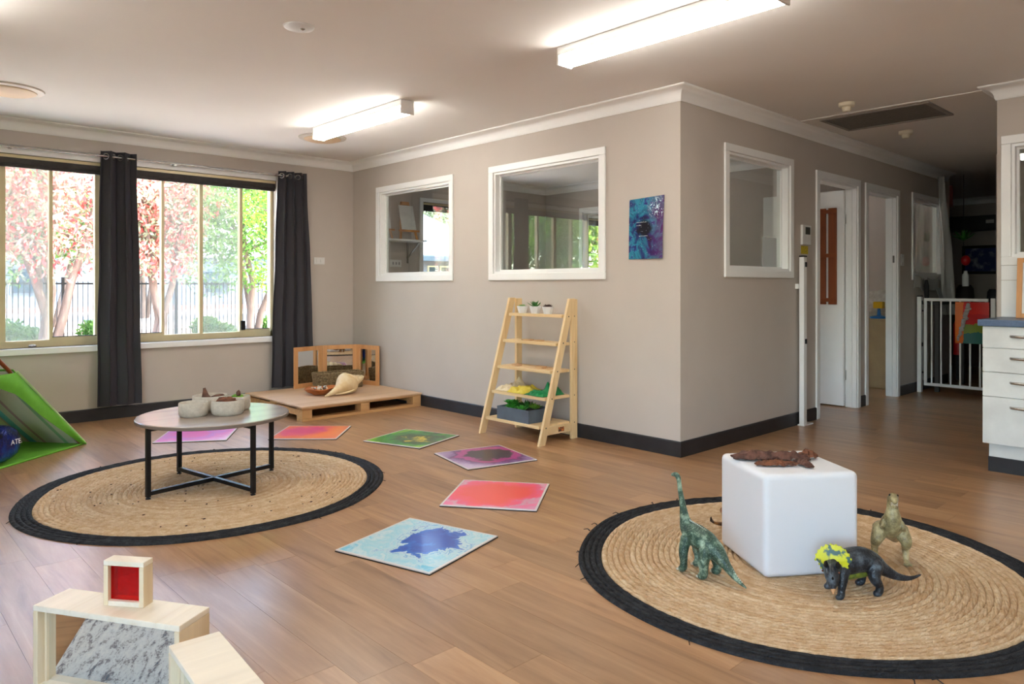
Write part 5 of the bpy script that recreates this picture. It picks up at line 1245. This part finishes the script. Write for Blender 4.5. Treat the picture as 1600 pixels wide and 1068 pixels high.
# ------------------------------------------------------------------ outdoors
GZ = -.2
ground_m = plain('mulch_ground', (122, 102, 90), .95, (84, 70, 60), 9, bump=.6, bscale=20, bdist=.03)
struct(B(-40, YA + .2, GZ - .2, 60, 90, GZ).build('ground', ground_m), 'mulch covered garden ground outside the window')
struct(B(-20, 23.5, GZ, 50, 42, GZ + .02).build('pavement', plain('pale_concrete', (150, 138, 130), .8, (140, 128, 121), 2)), 'pale concrete paving beyond the garden fence')
struct(B(-20, 42.0, GZ, 50, 42.5, GZ + .25).build('kerb', plain('brick_kerb', (176, 130, 120), .9)), 'low brick kerb behind the paving')
struct(B(-12, YA + .2, GZ, 11, 14.5, GZ + .015).build('bounce_slab', plain('bounce_concrete', (222, 208, 194), .85, (214, 198, 182), 3)), 'unseen pale concrete slab added outside to bounce sunlight indoors')  # unseen pale surface added to throw sunlight up onto the ceiling
# fence
e = thing('garden_fence', (5.5, 19, GZ), 'black tubular metal fence across the garden', 'fence'); FY = 18.6
for z in (GZ + .12, 1.16): B(-1, FY - .02, z, 9.2, FY + .02, z + .04).build('rail', black_m, e)
for x in (-1, 1.4, 3.8, 6.2, 9.2): B(x - .03, FY - .03, GZ, x + .03, FY + .03, 1.32).build('fence_post', black_m, e)
bm_ = None
for k in range(99):
    x = -.9 + k * .102
    if bm_ is None:
        o = B(x - .008, FY - .008, GZ + .08, x + .008, FY + .008, 1.24).build('bar', black_m, e); bm_ = o; x_first = x
    else:
        o = bpy.data.objects.new('bar', bm_.data); COL.objects.link(o); o.parent = e; o.location = (x - x_first, 0, 0)
# trees
def leaves(mb, cs_, n, size, seed, drop=0):
    rr = np.random.default_rng(seed); w = np.array([c[3] ** 2 for c in cs_]); w = w / w.sum(); idx = rr.choice(len(cs_), n, p=w)
    d = rr.normal(size=(n, 3)); d /= np.linalg.norm(d, axis=1)[:, None]; rad = rr.uniform(.15, 1, n) ** .45
    C_ = np.array([c[:3] for c in cs_])[idx]; R_ = np.array([c[3] for c in cs_])[idx]
    P = C_ + d * (R_ * rad)[:, None] * np.array([1, 1, .8]); a = rr.normal(size=(n, 3)); a[:, 2] -= drop; a /= np.linalg.norm(a, axis=1)[:, None]
    b = np.cross(a, rr.normal(size=(n, 3))); b /= np.linalg.norm(b, axis=1)[:, None]; s = size * rr.uniform(.6, 1.3, n)[:, None]
    q = np.stack([P - a * s, P + b * s * .38, P + a * s, P - b * s * .38], 1).reshape(-1, 3); o0 = len(mb.v)
    mb.v += [tuple(p) for p in q]; mb.f += [(o0 + 4 * i, o0 + 4 * i + 1, o0 + 4 * i + 2, o0 + 4 * i + 3) for i in range(n)]; return mb
def leafmat(name, a, b, c):
    t = NT(name); ge = t.n('NewGeometry'); t.base(t.ramp(ge.outputs['Random Per Island'], [(0, a), (.5, b), (1, c)])); t.set(.6, 0, .3)
    tr = t.n('BsdfTranslucent'); tr.inputs[0].default_value = lin(c); mx = t.n('MixShader'); mx.inputs[0].default_value = .35
    t.l(t.p.outputs[0], mx.inputs[1]); t.l(tr.outputs[0], mx.inputs[2]); t.l(mx.outputs[0], t.out.inputs['Surface']); return t.m
lg_m = leafmat('leaf_green', (44, 84, 32), (84, 126, 52), (128, 164, 76)); ld_m = leafmat('leaf_olive', (92, 106, 78), (134, 146, 116), (176, 182, 152)); ly_m = leafmat('leaf_lime', (66, 112, 32), (104, 142, 44), (146, 164, 58)); fr_m = leafmat('blossom_red', (184, 48, 54), (206, 86, 84), (224, 140, 130))
tb_m = plain('tree_bark', (132, 112, 100), .9, (96, 78, 68), 6, stretch=(1, 1, .2), bump=.8, bscale=14, bdist=.03)
def tree(label, x, y, h, cr, seed, leaf, n, size, stems=3, blossom=0, spread=1.0, low=.35):
    e = thing('garden_tree', (x, y, GZ), label, 'tree', group='trees in the garden'); rr = random.Random(seed); cl = []
    for s in range(stems):
        a = 2 * PI * s / stems + rr.uniform(-.4, .4); pts = [Vector((x + .1 * math.cos(a), y + .1 * math.sin(a), GZ - .05))]; L_ = h * rr.uniform(.55, .8); dx = math.cos(a) * spread * .5; dy = math.sin(a) * spread * .5
        for k in range(1, 7): f_ = k / 6; pts.append(Vector((x + (.1 + dx * h * .45 * f_ ** 1.2) * (1 if dx else 0) + rr.uniform(-.08, .08), y + dy * h * .45 * f_ ** 1.2 + rr.uniform(-.08, .08), GZ + L_ * f_)))
        MB().tube(pts, [(.075 * (h / 5) * (1 - .8 * k / 6) + .012) for k in range(7)], 8).build('trunk', tb_m, e, smooth=60)
        for k in range(3, 7):
            for j in range(2):
                b = rr.uniform(0, 2 * PI); q = pts[k] + Vector((math.cos(b), math.sin(b), rr.uniform(-.1, .7))) * cr * rr.uniform(.4, .75); cl.append((q.x, q.y, q.z, cr * rr.uniform(.38, .62)))
                MB().tube([pts[k], (pts[k] + q) / 2 + Vector((0, 0, .08)), q], [.04, .025, .012], 6).build('branch', tb_m, e, smooth=60)
    for k in range(10):
        a = rr.uniform(0, 2 * PI); r_ = cr * rr.uniform(.2, .9); cl.append((x + r_ * math.cos(a), y + r_ * math.sin(a), GZ + h * rr.uniform(low, .95), cr * rr.uniform(.35, .55)))
    leaves(MB(), cl, n, size, seed).build('foliage', leaf, e)
    if blossom: leaves(MB(), cl, blossom, size * 1.15, seed + 99, 1.2).build('blossom', fr_m, e)
    return e
tree('red bottlebrush tree seen through the window panes by the tent', 3.1, 16.6, 5.6, 1.75, 1, ld_m, 10000, .06, 4, 6500, 1.0, .38)
tree('red flowering bottlebrush tree behind the middle curtain', 5.1, 16.4, 5.2, 1.1, 2, ld_m, 6000, .06, 3, 3800, .6, .5)
tree('green leafy tree with a forked dark trunk near the fence', 7.5, 17.2, 5.6, 1.75, 3, lg_m, 15000, .065, 3, 0, .9, .42)
tree('lime green tree at the window edge beside the second curtain', 7.15, 13.9, 4.6, .95, 4, ly_m, 9000, .055, 3, 0, .5, .25)
tree('tall green tree behind the fence line', 5.2, 27.0, 7.5, 2.6, 5, lg_m, 15000, .12, 3, 0, .9, .4)
tree('tall pale tree far behind the fence', 9.4, 32.0, 8.0, 3.0, 6, ld_m, 15000, .13, 3, 0, .9, .4)
tree('round green tree behind the white-roofed house', 15.6, 28.0, 8.5, 3.0, 7, lg_m, 18000, .14, 3, 0, .8, .35)
tree('blue-green tree beyond the house roof', 22.5, 28.0, 8.0, 3.0, 8, ld_m, 15000, .14, 3, 0, .8, .35)
tree('bright tree outside the second small room window', 16.0, 12.6, 5.6, 1.9, 9, ly_m, 16000, .1, 3, 0, .8, .2)
tree('tree at the far edge of the garden beyond the tent', -.4, 14.6, 5.2, 1.4, 10, ld_m, 9000, .065, 3, 5000, .9, .35)
tree('red flowering tree farther along the garden, mirrored in the interior window', -3.6, 16.8, 5.4, 1.5, 11, ld_m, 9000, .075, 3, 6500, .8, .3)
tree('green tree farther along the garden, mirrored in the interior window', -7.2, 17.5, 6.0, 1.8, 12, lg_m, 14000, .09, 3, 0, .8, .25)
tree('broad green tree at the far end of the garden', -11.8, 18.5, 6.5, 2.2, 13, lg_m, 14000, .1, 3, 0, .8, .25)
for k, (x, y, r) in enumerate(((2.9, 17.9, .55), (4.5, 17.9, .5), (6.9, 18.0, .45), (8.4, 17.6, .5), (1.2, 17.9, .5))):
    lab = ('low green shrub under the red bottlebrush', 'low green shrub by the fence under the red blossoms', 'low shrub at the forked trunk', 'low shrub under the lime tree', 'low shrub at the edge of the fence view')[k]
    e = thing('garden_shrub', (x, y, GZ), lab, 'shrub', group='low shrubs along the fence'); leaves(MB(), [(x + .3 * math.cos(q), y + .2 * math.sin(q), GZ + .2 + .05 * q, r * .6) for q in range(5)], 2600, .05, 40 + k).build('foliage', lg_m, e); MB().tube([(x, y, GZ), (x, y, GZ + .3)], .02, 6).build('stem', tb_m, e)
# houses
def quad_roof(e, x0, x1, y0, y1, ze, zr, m_, over=.4, hip=2.4):
    x0 -= over; x1 += over; y0 -= over; y1 += over; ym = (y0 + y1) / 2
    mb = MB(); mb.v = [(x0, y0, ze), (x1, y0, ze), (x1, y1, ze), (x0, y1, ze), (x0 + hip, ym, zr), (x1 - hip, ym, zr), (x0, y0, ze - .12), (x1, y0, ze - .12), (x1, y1, ze - .12), (x0, y1, ze - .12)]
    mb.f = [(0, 1, 5, 4), (1, 2, 5), (2, 3, 4, 5), (3, 0, 4), (9, 8, 7, 6), (6, 7, 1, 0), (7, 8, 2, 1), (8, 9, 3, 2), (9, 6, 0, 3)]; return mb.build('roof', m_, e)
hw_m = plain('house_white', (122, 126, 132), .7); roof_m = plain('pale_roof', (108, 116, 128), .5); gut_m = plain('gutter_blue', (50, 66, 78), .5); win_m = plain('house_window', (36, 60, 72), .2)
e = thing('neighbour_house', (12.4, 20, GZ), 'white neighbouring house with pale hipped roof and blue gutter', 'house')
B(10.9, 17.2, GZ, 15.4, 23.2, 1.92).build('wall', hw_m, e); quad_roof(e, 10.9, 15.4, 17.2, 23.2, 2.02, 3.95, roof_m, .45, 3.2); B(10.4, 16.66, 1.84, 15.9, 16.74, 1.98).build('gutter', gut_m, e)
for x in (11.6, 12.75, 13.2): f_ = B(x, 17.15, .6, x + .36, 17.199, 1.72).build('window_frame', cream_m, e); B(x + .03, 17.13, .64, x + .33, 17.149, 1.68).build('pane', win_m, f_)
e = thing('long_building', (8, 48, GZ), 'long pale building across the paving', 'building')
B(-12, 46, GZ, 34, 52, 2.9).build('wall', plain('grey_wall', (112, 124, 138), .7), e); quad_roof(e, -12, 34, 46, 52, 3.0, 4.8, plain('grey_roof', (132, 128, 130), .6), .6, 3)
for x in range(-8, 32, 5): f_ = B(x, 45.93, .7, x + 1.6, 45.999, 2.1).build('window_frame', hw_m, e); B(x + .06, 45.90, .76, x + 1.54, 45.929, 2.04).build('pane', win_m, f_)
e = thing('site_sign', (11.2, 40, GZ), 'white sign board on posts beyond the fence', 'sign'); B(10.4, 39.98, 1.75, 11.9, 40.02, 2.25).build('board', plastic_m, e)
for x in (10.5, 11.8): B(x - .03, 40.02, GZ, x + .03, 40.08, 2.2).build('post', chrome_m, e)
